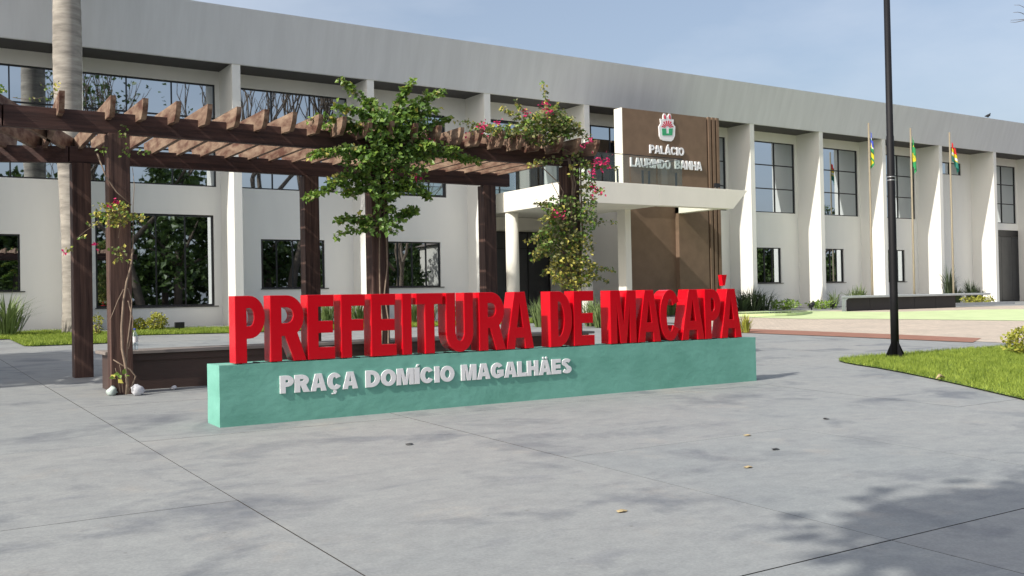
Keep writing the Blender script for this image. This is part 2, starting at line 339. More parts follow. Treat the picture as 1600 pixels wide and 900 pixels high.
def addwin(x0, x1, z0, z1, nc, rows, **k): holes.append((x0, x1, z0, z1)); wins.append((x0, x1, z0, z1, nc, rows, k))
ROWS = (5.0, 6.12)
for k in range(len(FX)-1):
    l, r = FX[k]+FW+.14, FX[k+1]-.14
    if k in (5, 6, 11): continue                     # bays with smaller openings
    if k == 4: continue
    addwin(l, r, 3.86, 7.22, 3, ROWS)
addwin(16.1, 18.22, 3.86, 6.95, 3, (6.12,), fr=.09)      # bay behind the middle vine
addwin(19.75, 21.55, 3.86, 7.0, 2, (6.12,), fr=.11); addwin(22.0, 23.5, 3.86, 5.9, 2, (), fr=.06)
addwin(24.15, 28.25, 3.86, 7.17, 4, (5.35, 5.75))
addwin(49.2, 51.25, 6.42, 7.1, 2, ())
addwin(1.45, 3.77, .52, 2.2, 3, (), sill=True); addwin(5.85, 9.48, -.02, 2.93, 4, (), fr=.06, sill=True)
addwin(11.05, 13.32, .52, 2.18, 4, (), sill=True); addwin(15.6, 17.92, .52, 2.18, 4, (), sill=True)
addwin(34.3, 36.44, .53, 2.2, 4, (), sill=True); addwin(39.1, 41.02, .53, 2.2, 4, (), sill=True); addwin(43.9, 45.98, .53, 2.2, 4, (), sill=True)
doorh = (54.0, 58.5, ZG, 3.47); ent = (19.39, 23.73, ZG, 3.32)
wall_holes('wall', -4, 61.4, ZG, 7.9, YW, holes+[doorh, ent], .2, 'wall', bld)
for x0, x1, z0, z1, nc, rows, k in wins: window(x0, x1, z0, z1, nc, rows, bld, **k)
obj('building_core', B(-4, 61.4, YW+1.6, YW+16, ZG, 9.0), 'wall', bld)
core = MB()
core.box(-4, 61.4, YW+.21, YW+1.59, 3.34, 7.9); obj('upper_floor_body', core, 'frame', bld)
# recessed entrance
e = MB(); e.poly([(19.39, YW+1.2, 2.75), (23.73, YW+1.2, 2.75), (23.73, YW+1.2, 3.32), (19.39, YW+1.2, 3.32)])
e.poly([(19.39, YW, ZG), (19.39, YW+1.2, ZG), (19.39, YW+1.2, 3.32), (19.39, YW, 3.32)]); e.poly([(23.73, YW, ZG), (23.73, YW, 3.32), (23.73, YW+1.2, 3.32), (23.73, YW+1.2, ZG)])
e.poly([(19.39, YW, 3.33), (23.73, YW, 3.33), (23.73, YW+1.2, 3.33), (19.39, YW+1.2, 3.33)])
obj('entrance_recess', e, 'cream', bld)
ed = window(19.4, 23.72, ZG+.02, 2.74, 4, (2.05,), bld, name='entrance_door', fr=.07, dep=1.15)
for c in ed.children: c.data.materials[0] = MT['door']
# dark double door at the far end
dm = MB(); dm.box(54.0, 58.5, YW+.06, YW+.14, 3.1, 3.46); dm.box(54.0, 54.12, YW+.058, YW+.14, ZG, 3.1)
dd = obj('metal_door', dm, 'frame', bld)
for k in range(4): obj('leaf', B(54.13+k*1.09, 54.13+k*1.09+1.07, YW+.09, YW+.13, ZG+.03, 3.09), 'door', dd)
for x in FX: obj('fin', B(x, x+FW, YFN, YW+.002, ZG, 7.66), 'wall', bld, bevel=.006)
fa = MB(); fy0, fy1 = 30.80, 30.23
fa.v = [(-4, fy0, 7.64), (61.6, fy0, 7.64), (61.6, fy1, 9.285), (-4, fy1, 9.285), (-4, fy0+.12, 7.64), (61.6, fy0+.12, 7.64), (61.6, 48, 9.2), (-4, 48, 9.2), (-4, fy1+.12, 9.285), (61.6, fy1+.12, 9.285)]
for q in ((0, 1, 2, 3), (0, 4, 5, 1), (3, 2, 9, 8), (8, 9, 6, 7)): fa.face(q)
obj('roof_fascia', fa, 'fascia', bld)
obj('soffit', B(-4, 61.6, fy0+.13, YW+.2, 7.655, 7.75), 'soffit', bld)
# canopy over the entrance
cn = MB(); cy0 = 26.59
cn.box(19.94, 23.81, cy0, YW-.003, 3.25, 4.0)
cn.prism([(23.81, cy0, 3.26), (27.5, cy0, 3.26), (28.3, cy0, 3.995), (23.81, cy0, 3.995)], (0, .32, 0))
cn.box(26.88, 27.2, cy0+.32, 31.9, 3.27, 3.99)
can = obj('canopy', cn, 'cream', bld, label='cream flat canopy over the entrance', bevel=.01)
cm = MB(); cm.tube([(20.24, 30.85, gz(30.85)), (20.24, 30.85, 3.25)], .25, 24); obj('column', cm, 'cream', bld)
obj('column', B(23.53, 23.80, 28.2, 28.65, gz(28.2)-.02, 3.249), 'cream', bld)
# tinted glass balustrade on the canopy
rl = MB(); rl.box(20.0, 25.07, 26.66, 26.685, 5.0, 5.025); rl.box(25.045, 25.068, 26.685, 28.9, 5.0, 5.023); rl.box(20.0, 20.025, 26.685, 32.1, 5.0, 5.023)
rl = obj('balustrade', rl, 'frame', bld)
for k in range(4): obj('glass_panel', B(20.05+k*1.25, 20.05+k*1.25+1.2, 26.665, 26.679, 4.03, 4.99), 'rail_glass', rl)
for k in range(3): obj('glass_panel', B(20.006, 20.02, 26.75+k*1.75, 26.75+k*1.75+1.68, 4.03, 4.99), 'rail_glass', rl)
obj('glass_panel', B(25.05, 25.064, 26.75, 28.85, 4.03, 4.99), 'rail_glass', rl)
for x in (20.6, 22.0, 23.15, 23.45, 24.75): obj('rail_post', B(x-.03, x+.03, 26.70, 26.75, 4.0, 4.5), 'frame', rl)
# brown sign tower with crest and lettering
YP = 28.92
obj_p = obj('sign_panel', B(24.1, 28.49, YP, YP+.46, 4.0, 7.21), 'brown', bld, label='brown sign panel above the canopy')
obj('panel_side', B(24.075, 24.099, YP+.004, YP+.47, 4.0, 7.22), 'cream', obj_p)
obj('brown_wall', B(26.88, 28.49, YP, YP+.46, ZG-.05, 3.999), 'brown', bld); obj('brown_wall', B(24.5, 26.879, YP+.2, YP+.4, ZG-.05, 3.9), 'brown', bld)
obj('slat_backing', B(28.491, 29.2, YP+.34, YP+.46, ZG-.05, 7.1), 'frame', bld)
for k in range(3): obj('slat', B(28.57+k*.23, 28.57+k*.23+.135, YP-.03, YP+.33, ZG-.05, 7.23), 'brown', bld)
fl = obj('floodlight', B(26.75, 26.97, 26.72, 26.84, 4.06, 4.22), 'frame', bld); obj('bracket', B(26.84, 26.88, 26.75, 26.80, 3.99, 4.065), 'frame', fl)

# ------------------------------------------------------------------ block lettering
def arc(cx, cz, rx, rz, a0, a1, n=14): return [(cx+rx*math.cos(math.radians(a0+(a1-a0)*i/n)), cz+rz*math.sin(math.radians(a0+(a1-a0)*i/n))) for i in range(n+1)]
def glyph(ch, W, s, t):
    zb = .36
    acc = {'Á': 'A', 'Ä': 'A', 'Í': 'I', 'Ç': 'C'}
    base = acc.get(ch, ch); C = []
    if base == 'P':
        m = W*.48; C = [[(0, 0), (s, 0), (s, zb), (m, zb)]+arc(m, (1+zb)/2, W-m, (1-zb)/2, -90, 90)+[(0, 1)], [(s, zb+t), (m, zb+t)]+arc(m, (1+zb)/2, W-m-s*.95, (1-zb)/2-t, -90, 90)+[(s, 1-t)]]
    elif base == 'R':
        m = W*.45; rx = W*.94-m; C = [[(0, 0), (s, 0), (s, zb+.02), (W*.40, zb+.02), (W-s*1.12, 0), (W, 0)]+arc(m, (1+zb)/2, rx, (1-zb)/2, -52, 90)+[(0, 1)], [(s, zb+t+.03), (m, zb+t+.03)]+arc(m, (1+zb+.03)/2+.0, rx-s*.95, (1-zb-.03)/2-t, -90, 90)+[(s, 1-t)]]
    elif base == 'E': C = [[(0, 0), (W, 0), (W, t), (s, t), (s, .5-t*.5), (W*.93, .5-t*.5), (W*.93, .5+t*.5), (s, .5+t*.5), (s, 1-t), (W*.97, 1-t), (W*.97, 1), (0, 1)]]
    elif base == 'F': C = [[(0, 0), (s, 0), (s, .42), (W*.93, .42), (W*.93, .42+t), (s, .42+t), (s, 1-t), (W, 1-t), (W, 1), (0, 1)]]
    elif base == 'I': C = [[(0, 0), (W, 0), (W, 1), (0, 1)]]
    elif base == 'L': C = [[(0, 0), (W, 0), (W, t), (s, t), (s, 1), (0, 1)]]
    elif base == 'T': C = [[(W/2-s/2, 0), (W/2+s/2, 0), (W/2+s/2, 1-t), (W, 1-t), (W, 1), (0, 1), (0, 1-t), (W/2-s/2, 1-t)]]
    elif base == 'H': C = [[(0, 0), (s, 0), (s, .5-t/2), (W-s, .5-t/2), (W-s, 0), (W, 0), (W, 1), (W-s, 1), (W-s, .5+t/2), (s, .5+t/2), (s, 1), (0, 1)]]
    elif base == 'U':
        r = .34; C = [[(0, 1)]+arc(W/2, r, W/2, r, 180, 360, 20)+[(W, 1), (W-s, 1)]+arc(W/2, r, W/2-s, r-t, 360, 180, 20)+[(s, 1)]]
    elif base == 'A':
        h = s*.62; k = (W/2-s)/.86; xi = lambda z: s+k*z
        C = [[(0, 0), (s, 0), (xi(.19), .19), (W-xi(.19), .19), (W-s, 0), (W, 0), (W/2+h, 1), (W/2-h, 1)], [(xi(.19+t), .19+t), (W/2, .80), (W-xi(.19+t), .19+t)]]
    elif base == 'D':
        m = W*.38; C = [[(0, 0), (m, 0)]+arc(m, .5, W-m, .5, -90, 90, 20)+[(0, 1)], [(s, t), (m, t)]+arc(m, .5, W-m-s, .5-t, -90, 90, 20)+[(s, 1-t)]]
    elif base == 'B':
        m = W*.5; C = [[(0, 0), (m, 0)]+arc(m, .27, W-m, .27, -90, 62)+arc(m, .76, W*.95-m, .24, -62, 90)+[(0, 1)],
                       [(s, t), (m, t)]+arc(m, .27+.0, W-m-s, .27-t, -90, 90)+[(s, .54-t)], [(s, .54+t*.15), (m, .54+t*.15)]+arc(m, .77, W*.95-m-s, .23-t*.9, -90, 90)+[(s, 1-t)]]
    elif base == 'M': C = [[(0, 0), (s*.9, 0), (s*.9, .70), (W/2-s*.42, 0), (W/2+s*.42, 0), (W-s*.9, .70), (W-s*.9, 0), (W, 0), (W, 1), (W-s*1.3, 1), (W/2, .36), (s*1.3, 1), (0, 1)]]
    elif base == 'N': C = [[(0, 0), (s, 0), (s, .58), (W-s, 0), (W, 0), (W, 1), (W-s, 1), (W-s, .42), (s, 1), (0, 1)]]
    elif base == 'O': C = [arc(W/2, .5, W/2, .5, 0, 345, 23), arc(W/2, .5, W/2-s, .5-t, 0, 345, 23)]
    elif base == 'C': C = [arc(W/2, .5, W/2, .5, 32, 328, 24)+arc(W/2, .5, W/2-s, .5-t, 322, 38, 24)]
    elif base == 'G': C = [arc(W/2, .5, W/2, .5, 35, 300, 22)+[(W, .14), (W, .54), (W*.52, .54), (W*.52, .54-t*.9), (W-s, .54-t*.9), (W-s, .24)]+arc(W/2, .5, W/2-s, .5-t, 300, 42, 22)]
    elif base == 'S':
        c = [(x, z) for x, z in arc(W/2, .73, W/2-s*.45, .27-t/2, 25, 250, 14)]+[(x, z) for x, z in arc(W/2, .27, W/2-s*.45, .27-t/2, 70, -155, 14)]
        L_, R_ = [], []
        for i in range(len(c)):
            p0, p1 = c[max(i-1, 0)], c[min(i+1, len(c)-1)]; dx, dz = p1[0]-p0[0], p1[1]-p0[1]; l = math.hypot(dx, dz) or 1
            nx, nz = -dz/l, dx/l; hw = t*.5; L_.append((c[i][0]+nx*hw, c[i][1]+nz*hw)); R_.append((c[i][0]-nx*hw, c[i][1]-nz*hw))
        C = [L_+R_[::-1]]
    if ch in 'Ä': C += [arc(W/2-.12, 1.13, .075, .075, 0, 330, 11), arc(W/2+.12, 1.13, .075, .075, 0, 330, 11)]
    if ch == 'Í': C += [[(W*.3, 1.05), (W*.62, 1.05), (W*1.0, 1.2), (W*.55, 1.2)]]
    if ch == 'Á': C += [[(W*.42, 1.05), (W*.56, 1.05), (W*.74, 1.22), (W*.5, 1.22)]]
    if ch == 'Ç': C += [[(W*.42, -.02), (W*.6, -.02), (W*.66, -.1), (W*.55, -.24), (W*.3, -.24), (W*.3, -.17), (W*.5, -.15), (W*.42, -.09)]]
    return C
def letter(name, ch, W, hgt, x, y, z, depth, mat, parent, s=.3, t=.19, bev=.003, label=None):
    cu = bpy.data.curves.new('glyph', 'CURVE'); cu.dimensions = '2D'; cu.fill_mode = 'BOTH'
    for c in glyph(ch, W/hgt, s, t):
        sp = cu.splines.new('POLY'); sp.points.add(len(c)-1); sp.use_cyclic_u = True
        for i, (a, b) in enumerate(c): sp.points[i].co = (a*hgt, b*hgt, 0, 1)
    cu.extrude = depth/2-bev; cu.bevel_depth = bev; cu.offset = -bev; cu.bevel_resolution = 1
    tmp = bpy.data.objects.new('glyph', cu); me = bpy.data.meshes.new_from_object(tmp); bpy.data.objects.remove(tmp); bpy.data.curves.remove(cu)
    me.name = name; me.transform(Matrix.Translation(Vector((x, y+depth/2, z))-org(parent)) @ Matrix.Rotation(math.pi/2, 4, 'X'))
    me.materials.clear(); me.materials.append(MT[mat])
    for p in me.polygons: p.use_smooth = False
    return link(name, me, parent, label)
def text_run(chars, x0, x1, hgt, y, z, depth, mat, parent, s, t, name='letter', gap=.07):
    rel = {'I': .30, 'Í': .30, 'M': .98, 'A': .86, 'Á': .86, 'Ä': .86, 'O': .86, 'C': .80, 'Ç': .80, 'G': .84, 'H': .78, 'N': .80, 'D': .80, 'E': .68, 'L': .62, 'S': .74, 'R': .80, 'P': .72, 'U': .78, 'B': .78}
    tot = sum(rel[c] for c in chars)+gap*(len(chars)-1); k = (x1-x0)/tot; x = x0
    for c in chars:
        w_ = rel[c]*k; letter(name, c, w_, hgt, x, y, z, depth, mat, parent, s, t, .002); x += w_+gap*k
kz = YP/29.65
text_run('PALÁCIO', 26.05*kz, 27.88*kz, .33*kz, YP-.06, 5.70*kz, .06, 'white', obj_p, .21, .19)
text_run('LAURINDO', 25.04*kz, 27.13*kz, .36*kz, YP-.06, 5.11*kz, .06, 'white', obj_p, .19, .18); text_run('BANHA', 27.38*kz, 28.86*kz, .36*kz, YP-.06, 5.15*kz, .06, 'white', obj_p, .20, .18)
def zp(x, y): return onY(960+x/7.965, 150+y/7.965, YP)
def flat(name, pts, d, th, mat, parent):
    m = MB(); q = [zp(*p) for p in pts]; m.prism([(v.x, YP-d, v.z) for v in q][::-1], (0, th, 0)); return obj(name, m, mat, parent)
crest = flat('crest', [(598, 290), (594, 245), (606, 220), (618, 217), (634, 240), (648, 272), (662, 240), (672, 223), (686, 224), (697, 250), (699, 292), (728, 295), (722, 350), (748, 385), (742, 500), (722, 545), (700, 566), (650, 562), (600, 556), (570, 540), (552, 500), (545, 385), (568, 345), (560, 285)], .05, .05, 'white', obj_p)
flat('crest_field', [(580, 408), (632, 408), (632, 470), (665, 470), (665, 408), (714, 408), (708, 492), (586, 492)], .062, .011, 'cgreen', crest)
for a in (-72, -50, -30, -10, 10, 30, 50, 72):
    ca, sa = math.sin(math.radians(a)), -math.cos(math.radians(a)); px_, pz_ = -sa, ca
    r0, r1 = 26, 74 if abs(a) > 40 else 92
    flat('ray', [(648+ca*r0-px_*3, 402+sa*r0-pz_*3), (648+ca*r1-px_*8, 402+sa*r1-pz_*8), (648+ca*r1+px_*8, 402+sa*r1+pz_*8), (648+ca*r0+px_*3, 402+sa*r0+pz_*3)], .060, .009, 'cred', crest)
for cx_, sl_ in ((617, 6), (678, 6)): flat('plume', [(cx_-9, 285), (cx_-10, 250), (cx_-3, 232), (cx_+5, 240), (cx_+10, 265), (cx_+12, 290)], .061, .010, 'cred', crest)

# ------------------------------------------------------------------ red letter sign on its plinth
YS = 9.927; ZB, ZT = -.612, .089
sign = thing('letter_sign', 'sea green plinth carrying tall red block letters and a row of white letters', 'sign', (6.8, 10.13, gz(10)))
pm = MB(); nx, nz = 78, 8      # hand plastered block with slightly wavy faces
def wob(i, j): return random.uniform(-.0015, .0015)
x0, x1 = 2.955, 10.66; y0, y1 = YS, YS+.42; zb0 = gz(YS)-.03
gv = {}
for i in range(nx+1):
    for j in range(nz+1):
        edge = i in (0, nx) or j in (0, nz)
        gv[i, j] = len(pm.v); pm.v.append((x0+(x1-x0)*i/nx+(random.uniform(-.003, .003) if edge else 0), y0+wob(i, j)+(.0), zb0+(ZB-zb0)*j/nz+(random.uniform(-.002, .002) if j == nz else 0)))
for i in range(nx):
    for j in range(nz): pm.face((gv[i, j], gv[i+1, j], gv[i+1, j+1], gv[i, j+1]), 0, True)
bk = {}; fr_ = {}
for i in (0, nx):
    for j in range(nz+1):
        if (i, j) not in bk: p = pm.v[gv[i, j]]; bk[i, j] = len(pm.v); pm.v.append((p[0], y1, p[2])); fr_[i, j] = len(pm.v); pm.v.append(p)
for i in range(nx+1):
    for j in (0, nz):
        if (i, j) not in bk: p = pm.v[gv[i, j]]; bk[i, j] = len(pm.v); pm.v.append((p[0], y1, p[2])); fr_[i, j] = len(pm.v); pm.v.append(p)
for j in range(nz): pm.face((fr_[0, j], fr_[0, j+1], bk[0, j+1], bk[0, j])); pm.face((fr_[nx, j+1], fr_[nx, j], bk[nx, j], bk[nx, j+1]))
for i in range(nx): pm.face((fr_[i, nz], fr_[i+1, nz], bk[i+1, nz], bk[i, nz]))
pm.face((bk[0, 0], bk[0, nz], bk[nx, nz], bk[nx, 0]))
obj('plinth', pm, 'green', sign)
RED = [('P', 3.127, 3.442), ('R', 3.498, 3.888), ('E', 3.906, 4.214), ('F', 4.289, 4.571), ('E', 4.645, 4.950), ('I', 5.026, 5.142), ('T', 5.205, 5.546), ('U', 5.592, 5.954), ('R', 6.037, 6.409), ('A', 6.416, 6.813),
       ('D', 7.066, 7.400), ('E', 7.430, 7.753), ('M', 8.017, 8.450), ('A', 8.477, 8.877), ('C', 8.864, 9.232), ('A', 9.255, 9.673), ('P', 9.689, 9.990), ('A', 9.998, 10.402)]
hL = .690
for ch, a, b in RED:
    lt = letter('letter', ch, b-a, hL, a, YS+.012, -.602, .205, 'red', sign, s=.175, t=.185, bev=.004, label='red block letter '+ch)
    for xx in (a+.05, b-.08) if b-a > .2 else (a+.04,): obj('foot', B(xx, xx+.03, YS+.05, YS+.19, -.615, -.600), 'frame', lt)
ac = MB(); ac.prism([(10.165, YS+.13, .135), (10.205, YS+.13, .135), (10.245, YS+.13, .29), (10.14, YS+.13, .29)], (0, .07, 0)); lt_ = obj('accent', ac, 'red', sign)
obj('accent_pin', B(10.178, 10.192, YS+.155, YS+.17, .08, .136), 'metal', lt_)
hw_ = .185
def white(word, a, b): text_run(word, a, b, hw_, YS-.018, -.937, .016, 'white', sign, .33, .25, 'white_letter', .04)
white('PRAÇA', 3.58, 4.46); white('DOMÍCIO', 4.55, 5.67); white('MAGALHÄES', 5.76, 7.36)

# ------------------------------------------------------------------ pergola
perg = thing('pergola', 'dark timber pergola with scalloped rafters behind the red sign', 'pergola', (6.4, 14.8, gz(14.8)))
FYb, RYb = 13.5, 16.2
for x in (2.625, 6.345, 10.0):
    for yy in (FYb, RYb): obj('post', B(x, x+.27, yy, yy+.24, gz(yy)-.02, 2.26 if yy == FYb else 2.22), 'wood', perg, bevel=.008)
obj('beam', B(1.42, 10.62, FYb+.03, FYb+.15, 2.262, 2.53), 'wood_beam', perg, bevel=.006)
obj('beam', B(2.6, 10.62, RYb+.03, RYb+.15, 2.222, 2.47), 'wood_beam', perg, bevel=.006)
def rafter(p0, p1, ztop=2.665, th=.065, dep=.235):
    # p0 front end, p1 rear end; curved nose at both ends
    p0, p1 = Vector((*p0, 0)), Vector((*p1, 0)); L_ = (p1-p0).length; d = (p1-p0)/L_; nrm = Vector((-d.y, d.x, 0))
    prof = [(0, ztop), (-.0, ztop)] ; zb_ = ztop-dep
    pr = [(.0, ztop), (.008, ztop-.06), (.035, ztop-.13), (.09, ztop-.20), (.15, zb_-.012), (.33, zb_-.0), (L_-.33, zb_), (L_-.15, zb_-.012), (L_-.09, ztop-.20), (L_-.035, ztop-.13), (L_-.008, ztop-.06), (L_, ztop)]
    m = MB(); m.prism([tuple(p0+d*u-nrm*th/2+Vector((0, 0, z))) for u, z in pr], nrm*th); obj('rafter', m, 'rafter', perg)
RX = [2.02, 2.62, 3.01, 3.41, 3.82, 4.21, 4.59, 4.99, 5.38, 5.74, 6.15, 6.5, 6.9, 7.3, 7.7, 8.03, 8.45, 8.82, 9.19, 9.6, 9.97, 10.35]
for i, x in enumerate(RX):
    a_ = (.0 if i > 1 else .22*(2-i)*.6); rafter((x+random.uniform(-.01, .01), 13.06), (x+.02+a_, 16.75))
# the wing bends back towards the street trees, outside the picture on that side
def wing(p, q, r, s_, nr, posts=True):
    for a_, b_, z0, z1 in ((p, q, 2.262, 2.53), (r, s_, 2.222, 2.47)):
        d = (Vector(b_)-Vector(a_)).normalized(); nrm = Vector((-d.y, d.x))*.06; m = MB()
        m.prism([(*(Vector(a_)-nrm), z0), (*(Vector(b_)-nrm), z0), (*(Vector(b_)+nrm), z0), (*(Vector(a_)+nrm), z0)], (0, 0, z1-z0)); obj('beam', m, 'wood_beam', perg)
    for k in range(nr+1):
        f = (k+.15)/(nr+.3); a_ = Vector(p).lerp(Vector(q), f); b_ = Vector(r).lerp(Vector(s_), f); d = (b_-a_).normalized(); rafter(a_-d*.45, b_+d*.45)
    for c in (q, s_): obj('post', B(c[0]-.13, c[0]+.13, c[1]-.12, c[1]+.12, gz(c[1])-.02, 2.262), 'wood', perg)
wing((1.42, 13.59), (-2.0, 14.9), (2.6, 16.29), (-1.0, 17.6), 9); wing((-2.0, 14.9), (-5.0, 17.2), (-1.0, 17.6), (-3.6, 19.8), 9)

# planter bench under the pergola
bn = thing('planter_bench', 'long brown bench with a worn plank top under the pergola', 'bench', (6.6, 14.3, gz(14.3)))
obj('bench_body', B(2.70, 10.75, 13.95, 14.5, gz(13.9)-.03, -.64), 'box', bn, bevel=.006)
obj('bench_face', B(2.74, 10.7, 13.92, 13.949, -.73, -.645), 'box', bn)
for k in range(2): obj('plank', B(2.62, 10.82, 13.87+k*.345, 13.87+k*.345+.335, -.638, -.595), 'box_top', bn, bevel=.005)
bo = thing('plastic_bottle', 'clear plastic bottle standing on the brown bench top', 'bottle', (3.06, 14.15, -.595))
bm_ = MB(); prof_ = [(0, .034), (.01, .042), (.10, .042), (.11, .039), (.12, .042), (.19, .042), (.23, .03), (.255, .015), (.275, .015)]
bm_.tube([(3.06, 14.15, -.594+h) for h, r in prof_], [r for h, r in prof_], 14); obj('bottle_body', bm_, 'bottle', bo)
bm_ = MB(); bm_.tube([(3.06, 14.15, -.319), (3.06, 14.15, -.30)], .017, 12); obj('cap', bm_, 'blue', bo)
bm_ = MB(); bm_.tube([(3.06, 14.15, -.49), (3.06, 14.15, -.41)], .0425, 14, cap=False); obj('paper_band', bm_, 'white', bo)

# ------------------------------------------------------------------ climbing bougainvillea on the three front posts
class Leaves:
    def __init__(s): s.v = []; s.m = []
    def add(s, p, size, mi, droop=.3, d=None):
        p = Vector(p)
        d = Vector((random.gauss(0, 1), random.gauss(0, 1), random.gauss(-droop, .7))).normalized() if d is None else d
        n = Vector((random.gauss(-.3, .8), random.gauss(-.4, .8), random.gauss(.8, .5))); sd = d.cross(n)
        if sd.length < 1e-3: return
        sd.normalize(); n = sd.cross(d); z = size*random.uniform(.75, 1.2)
        m = p+d*z*.42; f = n*z*.12
        a = m+sd*z*.36+f; b = m-sd*z*.36+f; t = p+d*z; c = p+d*z*.08
        s.v += [c, a, t, c, t, b]; s.m += [mi, mi]
    def obj(s, name, mats, parent, kind='stuff'):
        o0 = np.array(org(parent)); o = tri_obj(name, np.array([tuple(x) for x in s.v])-o0, mats[0], parent, kind)
        for x in mats[1:]: o.data.materials.append(MT[x])
        o.data.polygons.foreach_set('material_index', s.m[:len(o.data.polygons)]); return o
def bez(a, b, c, t): return a*(1-t)**2+b*2*t*(1-t)+c*t*t
def spray(L, T, a, c, lift, n, rad, size, mix, tipmix=None, r0=.008):
    a, c = Vector(a), Vector(c); b = (a+c)/2+Vector((random.uniform(-.05, .05), random.uniform(-.1, .1), lift))
    T.tube([bez(a, b, c, i/8) for i in range(9)], [r0*(1-.75*i/8) for i in range(9)], 5)
    for k in range(n):
        t = random.uniform(.1, 1)**.85; q = bez(a, b, c, t); rr = rad*(1.05-.55*t)
        q = q+Vector((random.gauss(0, rr*.5), random.gauss(0, rr*.5), random.gauss(0, rr*.5)))
        mm = tipmix if (tipmix and t > .72) else mix
        L.add(q, size*(1.1-.35*t), random.choices((0, 1, 2, 3), mm)[0])
def blob(L, px, py, rx, ry, n, Y, dy, size, mix):
    for _ in range(n):
        while True:
            u, v = random.uniform(-1, 1), random.uniform(-1, 1)
            if u*u+v*v < 1: break
        L.add(onY(px+u*rx, py+v*ry, Y+random.uniform(-dy, dy)), size, random.choices((0, 1, 2, 3), mix)[0])
VM = ['leaf', 'leaf_lt', 'leaf_olive', 'leaf_yel']
def flowers(F, px, py, n, r, Y):
    for _ in range(n): F.add(onY(px+random.gauss(0, r*.5), py+random.gauss(0, r*.5), Y+random.uniform(-.08, .08)), .052, 0, 0)
# middle post: lush green
v2 = thing('bougainvillea_vine', 'lush green climbing vine with arching sprays on the middle pergola post', 'vine', (6.5, 13.4, gz(13.4)), 'climbing vines on the pergola posts')
L = Leaves(); T = MB(); F = Leaves(); G = (6, 3, .6, .25); GT = (2, 6, .3, .7); Y2 = 13.3
for (ax, ay), (cx_, cy_), lf, n in [((608, 205), (531, 123), .08, 95), ((612, 200), (692, 141), .12, 105), ((612, 190), (645, 126), .05, 85), ((600, 195), (577, 155), .06, 60), ((600, 200), (523, 166), .1, 100), ((615, 200), (684, 171), .05, 75), ((615, 215), (704, 184), .02, 90),
     ((595, 215), (527, 190), .08, 70), ((590, 210), (503, 196), .06, 60), ((595, 240), (484, 243), .12, 150), ((620, 240), (752, 253), .12, 150), ((620, 250), (676, 222), .05, 70), ((615, 225), (722, 237), .1, 70), ((590, 275), (478, 312), .14, 130), ((590, 290), (536, 305), .05, 70),
     ((615, 280), (673, 311), .12, 110), ((612, 345), (653, 326), .03, 80), ((590, 345), (524, 345), .06, 80), ((590, 355), (521, 369), .08, 45), ((590, 260), (515, 285), .06, 80), ((612, 290), (640, 300), .06, 60), ((555, 188), (481, 188), .08, 40)]:
    dpt = random.uniform(-.35, .25); spray(L, T, onY(ax, ay, Y2), onY(cx_, cy_, Y2+dpt), lf, int(n*2.3), .075, .10, G, GT)
for a in [(605, 205, 32, 28, 330), (603, 250, 36, 24, 330), (600, 290, 24, 26, 220), (603, 330, 17, 26, 120), (640, 195, 32, 20, 180), (645, 168, 24, 16, 90), (590, 180, 24, 18, 110), (640, 255, 34, 14, 130), (560, 250, 30, 14, 120), (650, 285, 16, 18, 70), (605, 355, 22, 12, 70)]:
    blob(L, a[0], a[1], a[2], a[3], int(a[4]*1.05), Y2, .28, .10, (7, 3, .6, .1))
for q, n in (((676, 220), 7), ((651, 277), 12), ((612, 272), 4)): flowers(F, *q, n, 5, 13.1)
for k in range(2):
    xs = 6.45+.1*k; T.tube([(xs+random.uniform(-.035, .035), 13.475-.01*random.random(), gz(13.4)+i*.42) for i in range(9)], [.015-.001*i for i in range(9)], 6)
obj('stems', T, 'stem', v2, kind='stuff'); L.obj('foliage', VM, v2); F.obj('flowers', ['flower'], v2)
# far post: flowering, yellowish towards the foot
v3 = thing('bougainvillea_vine', 'flowering pink vine with yellowing leaves climbing the pergola end post', 'vine', (10.2, 13.4, gz(13.4)), 'climbing vines on the pergola posts')
L = Leaves(); T = MB(); F = Leaves(); Y3 = 13.3; O = (2.2, 1.6, 6, 1); OY = (.6, 1.6, 3, 5)
for (ax, ay), (cx_, cy_), lf, n in [((870, 225), (848, 128), -.05, 60), ((860, 215), (806, 160), .05, 50), ((850, 215), (781, 168), .08, 70), ((830, 225), (716, 189), .08, 75), ((860, 210), (895, 186), .06, 70), ((870, 200), (930, 226), .22, 70), ((860, 215), (870, 160), .04, 70),
     ((890, 250), (825, 258), .05, 55), ((905, 260), (965, 262), .05, 45), ((905, 290), (945, 301), .05, 30), ((890, 330), (838, 318), .03, 70), ((890, 350), (820, 380), .06, 80), ((890, 360), (834, 395), .06, 80), ((890, 380), (832, 406), .06, 90), ((890, 400), (846, 430), .06, 60),
     ((905, 345), (962, 348), .03, 20), ((905, 415), (960, 424), .05, 50), ((905, 425), (950, 440), .06, 40), ((890, 330), (845, 345), .05, 80), ((895, 240), (790, 205), .1, 60)]:
    spray(L, T, onY(ax, ay, Y3), onY(cx_, cy_, Y3+random.uniform(-.3, .2)), lf, int(n*2.0), .075, .075, OY if ay > 395 else O, (1, 1.5, 4, 3), .006)
